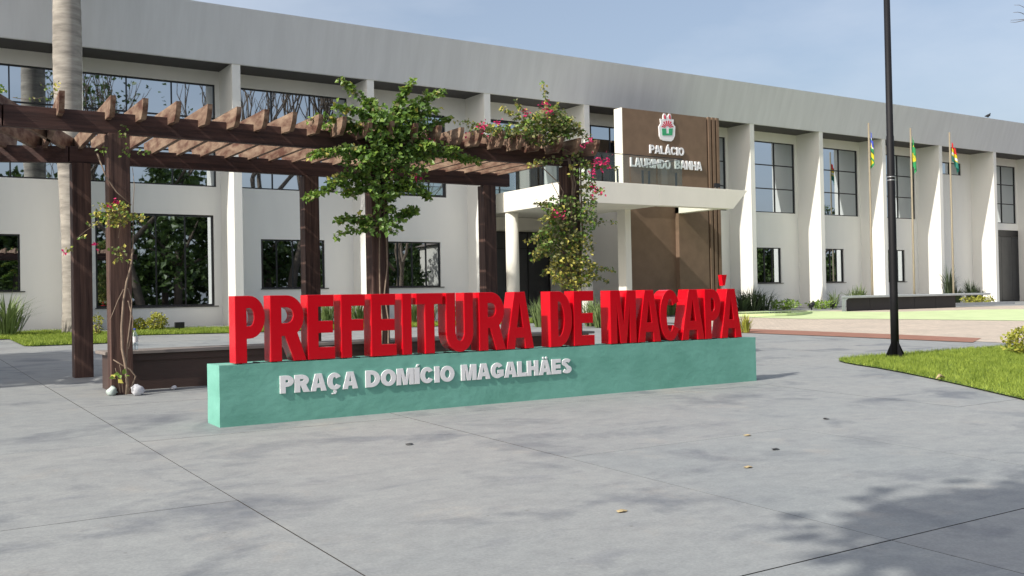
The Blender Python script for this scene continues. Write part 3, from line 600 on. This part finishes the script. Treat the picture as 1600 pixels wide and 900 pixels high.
for a in [(850, 203, 42, 24, 520, O), (860, 185, 26, 18, 180, O), (885, 200, 22, 16, 130, O), (800, 205, 32, 12, 130, O), (880, 330, 32, 26, 260, (4, 1, 5, .4)), (872, 375, 36, 30, 300, (2.5, 1, 6, 1)), (918, 320, 14, 50, 170, (5, 1.5, 3, .7)), (895, 425, 36, 28, 420, OY), (905, 385, 24, 24, 150, (1, 1, 3, 3)), (905, 260, 16, 26, 70, O), (760, 203, 24, 10, 90, O)]:
    blob(L, a[0], a[1], a[2], a[3], int(a[4]*1.8), Y3, .25, .073, a[5])
for q, n, r in (((852, 172), 40, 12), ((822, 178), 14, 7), ((754, 196), 22, 9), ((757, 207), 12, 7), ((777, 191), 8, 4), ((730, 208), 4, 4), ((922, 220), 16, 7), ((911, 227), 8, 5), ((935, 255), 40, 11), ((949, 252), 32, 9), ((924, 268), 14, 7), ((926, 293), 14, 6), ((938, 300), 18, 8), ((865, 334), 14, 6), ((878, 338), 16, 6), ((928, 311), 4, 4)): flowers(F, *q, n, r, 13.05)
for k in range(4):
    xs = 10.02+.06*k; T.tube([(xs+random.uniform(-.08, .08), 13.44-.03*random.random(), gz(13.4)+i*.44) for i in range(9)], [.024-.0015*i for i in range(9)], 6)
T.tube([onY(848, 262, 13.2), onY(872, 285, 13.2), onY(880, 300, 13.2), onY(877, 320, 13.2)], .009, 5); T.tube([onY(862, 285, 13.2), onY(876, 312, 13.2)], .006, 5)
obj('stems', T, 'stem', v3, kind='stuff'); L.obj('foliage', VM, v3); F.obj('flowers', ['flower'], v3)
# near post: bare twisted stems with one leafy tuft
v1 = thing('bougainvillea_vine', 'bare twisted vine with one yellow leafy tuft on the post beside the bench end', 'vine', (2.78, 13.38, gz(13.4)), 'climbing vines on the pergola posts')
L = Leaves(); T = MB(); F = Leaves(); Y1 = 13.36
for path, r in (([(198, 616), (199, 600), (196, 570), (191, 545), (190, 510), (193, 470), (198, 440), (205, 415), (207, 390)], .022), ([(197, 616), (206, 603), (212, 588), (203, 577), (190, 570), (177, 562)], .013), ([(200, 604), (197, 575), (199, 540), (204, 500), (206, 470), (200, 450)], .012), ([(193, 452), (184, 470), (176, 490), (172, 500)], .006),
               ([(205, 420), (208, 380), (208, 320), (210, 290), (207, 262)], .006), ([(152, 240), (165, 275), (182, 300), (205, 320)], .011), ([(192, 613), (190, 590), (187, 570)], .005), ([(188, 614), (184, 590), (180, 575)], .004), ([(200, 470), (208, 500), (206, 520), (201, 545)], .008), ([(150, 350), (135, 360), (120, 372)], .003), ([(185, 372), (190, 345), (200, 330)], .004)):
    st_ = MB(); st_.tube([onY(x, y, Y1+.02*math.sin(i*1.7)) for i, (x, y) in enumerate(path)], [r*(1-.5*i/len(path)) for i in range(len(path))], 6); obj('stem', st_, 'stem', v1)
OYT = (.6, 3, 2, 5)
for a in [(175, 322, 28, 6, 80), (185, 337, 26, 10, 130), (160, 335, 18, 8, 50), (178, 347, 20, 6, 50), (216, 341, 12, 4, 30), (145, 350, 8, 4, 10), (125, 370, 6, 4, 8), (185, 392, 14, 12, 22), (188, 407, 12, 5, 14), (110, 387, 5, 4, 6)]: blob(L, *a, Y1-.06, .1, .055, OYT)
for a in [(192, 205, 8, 14, 18), (196, 235, 8, 12, 14), (160, 235, 8, 5, 10), (224, 237, 10, 4, 14)]: blob(L, *a, 13.3, .08, .05, (4, 4, 1, .5))
blob(L, 187, 590, 8, 6, 12, Y1-.06, .05, .085, (1, 8, 0, 1))
for q, n in (((182, 313), 7), ((172, 324), 7), ((102, 395), 6), ((150, 386), 4)): flowers(F, *q, n, 4, Y1-.1)
spray(L, T, onY(20, 152, 13.2), onY(72, 150, 13.2), -.05, 12, .05, .05, (1, 4, 2, 1), None, .005); spray(L, T, onY(95, 148, 13.2), onY(62, 128, 13.2), -.06, 16, .04, .045, (1, 3, 3, 1), None, .005); blob(L, 5, 140, 8, 5, 16, 13.2, .06, .06, (2, 5, 1, 1)); blob(L, 89, 135, 5, 7, 12, 13.2, .05, .05, (1, 1, 2, 4))
obj('twigs', T, 'stem', v1, kind='stuff'); L.obj('foliage', VM, v1); F.obj('flowers', ['flower'], v1)

# ------------------------------------------------------------------ litter round the post foot
def crumple(name, label, px, py, sx, sy, sz, mat, rot=0.):
    c = onG(px, py); m = MB(); nu, nv = 12, 8
    for i in range(nv+1):
        for j in range(nu):
            th, ph = math.pi*i/nv, 2*math.pi*j/nu; r = 1+random.uniform(-.22, .22)
            x, y, z = sx*math.sin(th)*math.cos(ph)*r, sy*math.sin(th)*math.sin(ph)*r, sz*math.cos(th)*r
            m.v.append((c.x+x*math.cos(rot), c.y+y, max(gz(c.y)+.003, gz(c.y)+sz*.85+z*math.cos(rot)+x*math.sin(rot))))
    for i in range(nv):
        for j in range(nu): k = (j+1) % nu; m.face((i*nu+j, i*nu+k, (i+1)*nu+k, (i+1)*nu+j), 0, True)
    return tag(obj(name, m, mat), label, 'litter')
crumple('plastic_cup', 'pale green crushed plastic cup at the foot of the vine post', 175, 618, .07, .06, .065, 'cup', .12)
crumple('plastic_bag', 'white crumpled plastic bag between the vine post and the bench', 215, 618, .085, .06, .075, 'plastic', -.15)
crumple('paper_scrap', 'small white crumpled scrap lying against the brown bench face', 272, 609, .04, .035, .03, 'plastic', .2)
for i, (px, py) in enumerate([(1168, 681), (1169, 731), (971, 800), (1290, 655), (1212, 703), (640, 695)]):
    c = onG(px, py); m = MB(); k = 7; m.poly([(c.x+.05*math.cos(2*math.pi*j/k)*random.uniform(.6, 1.1), c.y+.035*math.sin(2*math.pi*j/k)*random.uniform(.6, 1.1), gz(c.y)+.006+.006*(j % 2)) for j in range(k)])
    pale = i in (0, 1, 2)
    tag(obj('fallen_leaf', m, 'dry' if pale else 'fblack'), 'small pale dry leaf lying on the open concrete' if pale else 'small dark dead leaf lying on the open concrete', 'leaf', 'pale leaves on the concrete' if pale else 'dark leaves on the concrete')
c = onG(1470, 596); m = MB(); m.tube([(c.x-.1, c.y, gz(c.y)+.05), (c.x, c.y+.02, gz(c.y)+.085), (c.x+.1, c.y, gz(c.y)+.05)], [.01, .026, .008], 6); tag(obj('dry_leaf', m, 'dry'), 'curled dry leaf on the lawn edge near the lamp post', 'leaf')

# ------------------------------------------------------------------ lamp post
lx, ly = 15.5, 11.1; lz = gz(ly)
lamp = thing('lamp_post', 'tall black steel lamp post with gusseted foot on the lawn', 'lamp post', (lx, ly, lz))
m = MB(); m.tube([(lx, ly, lz), (lx, ly, lz+1.2), (lx, ly, lz+4.02), (lx, ly, lz+4.03), (lx, ly, lz+8)], [.072, .070, .066, .060, .052], 20); obj('pole', m, 'black', lamp)
obj('base_plate', B(lx-.18, lx+.18, ly-.18, ly+.18, lz+.0, lz+.03), 'black', lamp)
for k in range(4):
    a = k*math.pi/2+math.pi/4+.5; dx, dy = math.cos(a), math.sin(a); m = MB()
    m.prism([(lx+dx*.06-dy*.006, ly+dy*.06+dx*.006, lz+.03), (lx+dx*.21-dy*.006, ly+dy*.21+dx*.006, lz+.03), (lx+dx*.19-dy*.006, ly+dy*.19+dx*.006, lz+.08), (lx+dx*.06-dy*.006, ly+dy*.06+dx*.006, lz+.33)], (dy*.012, -dx*.012, 0)); obj('gusset', m, 'black', lamp)
zc = onY(1391, 280, ly).z
for k in range(2): m = MB(); m.tube([(lx, ly, zc-.03+k*.06), (lx, ly, zc-.01+k*.06)], .069, 20); obj('band', m, 'metal', lamp)
m = MB(); m.tube([(lx, ly, lz+7.9), (lx, ly+.5, lz+8.1), (lx, ly+1.1, lz+8.15)], .03, 8); obj('arm', m, 'black', lamp)
obj('lamp_head', B(lx-.14, lx+.14, ly+.9, ly+1.5, lz+8.1, lz+8.2), 'black', lamp, bevel=.02)

# ------------------------------------------------------------------ long pale bench by the flagpoles
pb = thing('plaza_bench', 'long low bench with pale grey slab top and dark base before the flagpoles', 'bench', (38, 26.8, gz(26.8)))
zt, zg_ = -.13, gz(26.9)
dv = (.80, .635, 0)
m = MB(); m.prism([(33.9, 26.75, zt-.10), (44.75, 26.75, zt-.10), (44.75, 26.75, zt), (33.9, 26.75, zt)], dv); obj('seat_slab', m, 'bench_top', pb, bevel=.02)
m = MB(); m.prism([(33.9, 26.76, zg_-.02), (34.14, 26.76, zg_-.02), (34.15, 26.76, zt-.2), (34.32, 26.76, zt-.101), (33.9, 26.76, zt-.101)], dv); obj('end_leg', m, 'bench_top', pb)
for k in range(5):
    x_ = 34.5+k*1.56; m = MB(); m.prism([(x_, 27.0, zg_-.03), (x_+1.545, 27.0, zg_-.03), (x_+1.545, 27.0, zt-.103), (x_, 27.0, zt-.103)], (.45, .36, 0)); obj('base_panel', m, 'bench_dark', pb)
k_ = MB(); k_.box(42.6, 49.5, 28.3, 28.5, gz(28.4)-.02, gz(28.4)+.14); tag(obj('planter_kerb', k_, 'kerb'), 'low grey kerb edging the bed beside the dark door', 'kerb')

# ------------------------------------------------------------------ flagpoles and flags
def flag(name, label, top, Lf, hh, width, fn, mats, seed):
    r_ = random.Random(seed); nu, nv = 14, 16; m = MB(); ph = r_.uniform(0, 6)
    for i in range(nu+1):
        for j in range(nv+1):
            u, v = i/nu, j/nv
            x = width*u**.8*(.35+.65*v)+.05*math.sin(u*14+ph+v*2)*u; y = -.02+.11*math.sin(u*11+ph+1+v*1.5)*u**.6
            z = -v*hh-u*Lf*(.55+.25*v); m.v.append((top.x+.05+x, top.y+y, top.z+z))
    for i in range(nu):
        for j in range(nv): a_ = i*(nv+1)+j; m.face((a_, a_+1, a_+nv+2, a_+nv+1), fn((i+.5)/nu, (j+.5)/nv), True)
    return tag(obj(name, m, mats), label, 'flag', 'flags on the poles')
def bands(*b):
    def f(u, v):
        for lim, mi in b:
            if v < lim: return mi
        return b[-1][1]
    return f
def brazil(u, v):
    d = abs(u-.5)/.44+abs(v-.5)/.40
    return 2 if math.hypot((u-.5)*1.4, v-.5) < .2 else (1 if d < 1 else 0)
for (tx, ty), (bx, by), fy, spec in [((1357, 192), (1363.2, 457), 204, 0), ((1422.5, 200), (1428.6, 457), 213, 1), ((1483.5, 207), (1490, 455), 222, 2)]:
    Yp = 28.7; p = onY(bx, by, Yp); t = onY(tx, ty, Yp); lab = ('carrying the blue topped flag', 'carrying the green and yellow flag', 'carrying the red topped flag')[spec]
    fp = thing('flagpole', 'straight beige flagpole '+lab, 'flagpole', (p.x, Yp, gz(Yp)), 'flagpoles in front of the facade')
    m = MB(); m.tube([(p.x, Yp, gz(Yp)-.02), (p.x, Yp, .2), (t.x, Yp, t.z)], [.058, .05, .04], 12); obj('pole', m, 'pole', fp)
    m = MB(); m.tube([(p.x, Yp, gz(Yp)), (p.x, Yp, gz(Yp)+.12)], .13, 14); obj('footing', m, 'kerb', fp)
    zf = onY(tx, fy, Yp); ft = Vector((t.x, Yp-.05, zf.z))
    if spec == 0: flag('flag', 'limp flag of blue, green and yellow bands on a beige pole', ft, 1.15, .85, .12, bands((.3, 0), (.36, 1), (.55, 2), (.62, 3), (.86, 4), (1, 2)), ['blue', 'fwhite', 'fgreen', 'fblack', 'fyel'], 1)
    if spec == 1: flag('flag', 'limp green flag with yellow centre on a beige pole', ft, 1.1, .9, .10, brazil, ['fgreen', 'fyel', 'blue'], 2)
    if spec == 2: flag('flag', 'limp flag of red, yellow, white and dark green bands on a beige pole', ft, .75, .95, .62, bands((.30, 0), (.52, 1), (.62, 2), (.70, 1), (1, 3)), ['fred', 'fyel', 'fwhite', 'fteal'], 3)

# ------------------------------------------------------------------ palm
def palm(px_, label):
    x, y = 4.72, 29.0; z0 = gz(y); root = thing('royal_palm', label, 'palm', (x, y, z0)); m = MB()
    hs = np.linspace(0, 12.5, 90); pts, rad = [], []
    for i, h in enumerate(hs):
        pts.append((x-.012*h+.02*math.sin(h*.8), y, z0-.03+h)); base = .30+.10*math.exp(-((h-8.)/3.2)**2)+.05*math.exp(-h*1.5); rad.append(base*(1-.010*h)+(.008 if i % 3 == 0 else 0))
    m.tube(pts, rad, 24); obj('trunk', m, 'trunk', root)
    top = Vector(pts[-1]); fr = MB()
    for k in range(16):
        a = k*2.4; up = random.uniform(.1, 1.1); d = Vector((math.cos(a), math.sin(a), 0)); ps = [top+d*(s*3.2)+Vector((0, 0, up*s*2.2-2.6*s*s)) for s in np.linspace(0, 1, 12)]
        fr.tube(ps, [.04*(1-.8*i/11) for i in range(12)], 5); sd = Vector((-d.y, d.x, 0))
        for i in range(1, 12):
            for sg in (-1, 1):
                for q in range(3):
                    b = ps[i-1].lerp(ps[i], q/3); l = .75*math.sin(math.pi*(i+1)/13)+.1; fr.poly([b, b+d*.05, b+sd*sg*l+d*.2-Vector((0, 0, .25*l))])
    obj('crown', fr, 'frond', root)
palm(0, 'pale ringed royal palm trunk standing in the lawn behind the pergola')

# ------------------------------------------------------------------ tufts and low shrubs
def tuft(name, label, x, y, n, h, spread, wid, mat, group=None, base=.12):
    z = gz(y)+.01; r = thing(name, label, 'plant', (x, y, z), group); m = MB()
    for k in range(n):
        a = random.uniform(0, 6.283); t = random.random()**.7; hh = h*random.uniform(.6, 1.1); d = Vector((math.cos(a), math.sin(a), 0)); s_ = Vector((-d.y, d.x, 0))*wid/2
        p0 = Vector((x, y, z))+d*base*random.random(); p1 = p0+d*spread*t*.45+Vector((0, 0, hh*.62)); p2 = p0+d*spread*t*1.1+Vector((0, 0, hh*(1-.35*t*t)))
        n0 = len(m.v); m.v += [tuple(p0-s_), tuple(p0+s_), tuple(p1-s_*.8), tuple(p1+s_*.8), tuple(p2)]; m.face((n0, n0+1, n0+3, n0+2)); m.face((n0+2, n0+3, n0+4))
    obj('leaves', m, mat, r, kind='stuff'); return r
def T_(px, py): return onG(px, py)
def shrub(name, label, x, y, rx, rz, n, size, mat, group=None):
    z = gz(y); r = thing(name, label, 'shrub', (x, y, z), group); L = Leaves()
    for _ in range(n):
        d = Vector((random.gauss(0, 1), random.gauss(0, 1), random.gauss(0, 1))).normalized()*random.uniform(.45, 1)**.5*random.uniform(.8, 1.12); L.add((x+d.x*rx, y+d.y*rx, z+rz+d.z*rz), size, 0, -.3)
    T = MB()
    for k in range(5): T.tube([(x, y, z), (x+random.uniform(-.5, .5)*rx, y+random.uniform(-.5, .5)*rx, z+rz*1.2)], [.015, .006], 5)
    obj('stems', T, 'stem', r); L.obj('foliage', [mat], r); return r
tuft('spiky_clump', 'big clump of arching sword leaves at the lawn end by the palm', 3.0, 28.6, 150, 1.25, .85, .045, 'spike', base=.3)
for i, (px, py) in enumerate([(512, 511), (560, 509), (645, 507), (668, 507), (700, 508), (730, 508), (845, 511), (868, 510), (940, 512), (958, 511), (925, 510)]):
    p = T_(px, py); tuft('spiky_clump', 'yellow green spiky clump behind the red letters', p.x, min(p.y, 29.6), 95, .95, .6, .04, 'spike', 'spiky clumps in the strip behind the sign', .22)
for px, py, n in ((1070, 493, 90), (1045, 493, 90), (1020, 495, 90)): p = T_(px, py); tuft('spiky_clump', 'yellow green spiky clump behind the red letters', p.x, p.y, n, .95, .6, .05, 'spike', 'spiky clumps in the strip behind the sign', .3)
for px, Yp, h, n in ((1160, 29.9, .95, 75), (1176, 29.8, 1.15, 85), (1193, 29.8, .95, 75)):
    p = onY(px, 486, Yp); tuft('dark_clump', 'dark spiky clump against the fin behind the pool', p.x, Yp, n, h, 1.05, .05, 'spike_dark', 'dark clumps behind the pool', .35)
for px, Yp, h, n, mt in ((1332, 29.6, 1.0, 70, 'spike'), (1343, 29.5, 1.15, 80, 'spike'), (1304, 30.0, .9, 40, 'spike')): p = onY(px, 480, Yp); tuft('green_clump', 'light green spiky clump growing behind the pale bench end', p.x, Yp, n, h, .6, .045, mt, 'clumps behind the bench')
for px, Yp, h, n in ((1483, 30.2, 2.1, 110), (1495, 30.1, 1.0, 80), (1518, 29.8, 1.35, 110), (1529, 29.8, .9, 70)): p = onY(px, 475, Yp); tuft('tall_grass_clump', 'tall dark grass clump by the last flagpole near the dark door', p.x, Yp, n, h, .7, .05, 'spike_dark', 'tall grasses near the door')
for px, Yp in ((1516, 28.9), (1530, 28.8), (1540, 28.9)): p = onY(px, 475, Yp); shrub('low_shrub', 'low yellow green shrub inside the grey kerb', p.x, Yp, .45, .22, 160, .12, 'shrub_yellow', 'low shrubs in the kerbed bed')
p = T_(218, 519); shrub('round_shrub', 'smaller round yellow green shrub in the lawn strip', p.x, p.y, .22, .20, 420, .075, 'shrub_yellow'); p = T_(245, 519); shrub('round_shrub', 'larger round yellow green shrub beside the garden floodlight', p.x, p.y, .30, .27, 650, .075, 'shrub_yellow')
p = T_(152, 527); shrub('round_shrub', 'slim yellow green seedling between the palm and pergola post', p.x, p.y, .14, .3, 150, .075, 'shrub_yellow')
p = T_(1236, 486); shrub('low_shrub', 'flat green shrub by the wall beyond the pool', p.x+1, 30.0, .7, .22, 320, .13, 'leaf_lt'); p = T_(1285, 484); shrub('low_shrub', 'flat green shrub by the fin near the pale bench', p.x+1, 29.8, .7, .18, 320, .13, 'leaf_lt')
p = T_(1166, 520); tuft('yellow_tuft', 'small yellowish grass tuft at the paving corner beside the sign', p.x, p.y, 60, .55, .35, .03, 'shrub_yellow')
p = T_(1606, 556); shrub('yellow_shrub', 'yellow variegated shrub at the lawn edge by the lamp post', p.x, p.y, .42, .27, 700, .08, 'shrub_yellow')
fl_ = thing('garden_floodlight', 'small black floodlight on a stake in the lawn strip', 'floodlight', (7.45, 28.75, gz(28.75)))
obj('housing', B(7.31, 7.57, 28.68, 28.80, gz(28.7)+.10, gz(28.7)+.27), 'frame', fl_, bevel=.01); obj('stake', B(7.42, 7.46, 28.73, 28.76, gz(28.7), gz(28.7)+.12), 'frame', fl_)
for px in (1268, 1301):
    q = onY(px, 480, 29.4); f_ = thing('garden_spotlight', 'small black spotlight in the bed between pool and bench', 'floodlight', (q.x, 29.4, gz(29.4)), 'spotlights in the bed'); m = MB(); m.tube([(q.x-.12, 29.35, gz(29.4)+.15), (q.x+.12, 29.4, gz(29.4)+.27)], [.1, .09], 12); obj('housing', m, 'frame', f_); obj('stake', B(q.x-.02, q.x+.02, 29.38, 29.42, gz(29.4)-.01, gz(29.4)+.17), 'frame', f_)

# ------------------------------------------------------------------ bird on the roof edge
q = onY(1544, 183, 30.3); bd = thing('bird', 'dark bird perched on the grey roof edge', 'bird', (q.x, 30.3, 9.285)); bz = 9.285
k_ = .55
m = MB(); m.tube([(q.x+a*k_, 30.3, bz+c*k_) for a, c in ((-.62, .16), (-.35, .2), (-.05, .26), (.2, .36), (.3, .47), (.36, .52), (.44, .5))], [r*k_ for r in (.02, .08, .14, .12, .06, .06, .015)], 10); obj('body', m, 'bird', bd)
for s_ in (-.035, .035): m = MB(); m.tube([(q.x, 30.3+s_, bz), (q.x, 30.3+s_, bz+.12)], .01, 6); obj('leg', m, 'bird', bd)

# ------------------------------------------------------------------ trees (beside and behind the viewer: seen as shade, twigs and window reflections)
def branches(m, p, d, l, r, depth, ends, spread=.6, up=.12):
    n = 4; pts = [p]; q = p.copy(); dd = d.copy()
    for i in range(n): dd = (dd+Vector((random.gauss(0, .12), random.gauss(0, .12), random.gauss(up*.3, .08)))).normalized(); q = q+dd*l/n; pts.append(q.copy())
    m.tube(pts, [r*(1-.4*i/n) for i in range(n+1)], 6 if r > .03 else 4, cap=False)
    if depth == 0: ends.append(q); return
    for k in range(3 if depth > 1 else 2):
        nd = (dd+Vector((random.gauss(0, spread), random.gauss(0, spread), random.gauss(up, spread*.6)))).normalized(); branches(m, pts[-1] if k else pts[-2], nd, l*random.uniform(.6, .82), r*.58, depth-1, ends, spread, up)
def tree(label, x, y, h, r, depth, nleaf, size, crown_r=.9, name='street_tree', group=None, spread=.6, up=.12):
    z = gz(y)-.03; root = thing(name, label, 'tree', (x, y, z), group); m = MB(); ends = []
    branches(m, Vector((x, y, z)), Vector((0, 0, 1)), h, r, depth, ends, spread, up); obj('trunk', m, 'bark', root)
    if nleaf:
        L = Leaves()
        for e_ in ends:
            for _ in range(nleaf): L.add(e_+Vector((random.gauss(0, crown_r), random.gauss(0, crown_r), random.gauss(0, crown_r*.7))), size, 0)
        L.obj('crown', ['tleaf'], root)
def dense_tree(label, x, y, zc, rx, rz, n, size, group=None, trunk=.16):
    z = gz(y)-.03; root = thing('street_tree', label, 'tree', (x, y, z), group); m = MB()
    m.tube([(x, y, z), (x+.05, y, z+(zc-z)*.5), (x, y+.05, zc-rz*.2)], [trunk*1.2, trunk, trunk*.6], 8)
    for k in range(6):
        a = k*1.05+.3; q = Vector((x+math.cos(a)*rx*.7, y+math.sin(a)*rx*.7, zc+rz*random.uniform(-.2, .5))); p0 = Vector((x, y, z+(zc-z)*random.uniform(.5, .8))); m.tube([p0, p0.lerp(q, .5)+Vector((0, 0, .15)), q], [trunk*.5, trunk*.35, trunk*.15], 6)
    obj('trunk', m, 'bark', root)
    L = Leaves(); cl = [Vector((random.gauss(0, .5), random.gauss(0, .5), random.gauss(0, .5))) for _ in range(26)]
    for _ in range(n):
        c = random.choice(cl); d = Vector((random.gauss(0, 1), random.gauss(0, 1), random.gauss(0, 1)))*.2+c
        if d.length > 1: d = d/d.length*random.uniform(.8, 1.04)
        L.add((x+d.x*rx, y+d.y*rx, zc+d.z*rz), size, 0)
    L.obj('crown', ['tleaf'], root)
dense_tree('leafy tree casting the solid shade on the near paving', -3.8, .0, 6.6, 2.6, 1.7, 13000, .27)
dense_tree('unseen leafy tree added beside the pergola wing to shade the paving', -6.3, 17.6, 5.8, 3.1, 1.8, 9000, .28)  # out-of-view tree, added so its crown fills in the shade on the paving
random.seed(21)
tree('bare tree on the lawn reaching thin twigs over the paving', 27.2, 10.2, 3.6, .17, 5, 0, .1, spread=.62)
bt = MB(); tw = [t for t in bpy.data.objects if t.name.startswith('street_tree')][-1]; e0 = Vector((20.85, 11.45, 5.88))
bt.tube([(27.2, 10.2, 1.9), (25.6, 10.5, 3.6), (23.4, 10.9, 5.2), tuple(e0)], [.09, .07, .04, .018], 6)
for k in range(10):
    b0 = Vector((23.4, 10.9, 5.2)).lerp(e0, .72+.03*k); d = Vector((-.9, random.uniform(-.1, .4), random.uniform(-.35, .25))); pts = [b0]
    for q in range(4): pts.append(pts[-1]+d*.17+Vector((0, random.uniform(-.04, .04), random.uniform(-.06, .05))))
    bt.tube(pts, [.011, .009, .007, .005, .003], 4)
obj('bough', bt, 'bark', tw)
random.seed(5)
for i, (x, y) in enumerate([(4, -15), (11, -19), (20, -13), (29, -18), (38, -16), (44, -26), (66, -16), (70, -22), (84, -18), (100, -24), (118, -20), (136, -16), (-8, -18)]):
    dense_tree('leafy street tree across the square', x, y, random.uniform(3.6, 5.4), random.uniform(3.6, 5.2), random.uniform(4.0, 5.6), 2600, .6, 'street trees across the square', .3)
for i, x in enumerate(range(-10, 142, 7)): dense_tree('low leafy tree filling the far side of the square', x, -30+3*math.sin(i*2.1), 2.4, 4.4, 3.6, 1500, .8, 'low trees on the far side of the square', .25)
for x, y, zc, rx in ((14, -17, 7.2, 3.2), (20.5, -19, 8.0, 3.4), (9, -16, 6.6, 2.6), (59, -13, 6.0, 3.4), (97, -14, 7.0, 4.5)): dense_tree('tall leafy tree rising above the street trees', x, y, zc, rx, 3.6, 1500, .5, 'tall trees across the square', .25)
for x, y in ((17, -12), (26, -11), (29, -13), (32.5, -12), (12, -14), (36, -15)): tree('bare street tree across the square', x, y, 8.2 if x > 20 else 6.6, .40, 5, 2 if x in (12, 17) else 0, .4, .5, group='bare street trees across the square', spread=.42, up=.35)
def house(x, y, w_, d, h, label):
    r = thing('house', label, 'house', (x, y, gz(-6)-.05)); z = gz(-6)-.06
    obj('wall', B(x-w_/2, x+w_/2, y-d/2, y+d/2, z, z+h), 'hwall', r); m = MB(); m.prism([(x-w_/2-.4, y-d/2-.4, z+h), (x+w_/2+.4, y-d/2-.4, z+h), (x, y-d/2-.4, z+h+2.2)], (0, d+.8, 0)); obj('roof', m, 'hroof', r)
    for k in (-1, 1): obj('window', B(x+k*w_/4-.6, x+k*w_/4+.6, y+d/2, y+d/2+.04, z+1, z+2.4), 'door', r)
house(12, -44, 10, 8, 4.2, 'pale low house with gabled roof opposite the narrow bare tree'); house(51, -16, 12, 8, 7.0, 'wide pale house with a broad gabled roof across the square')
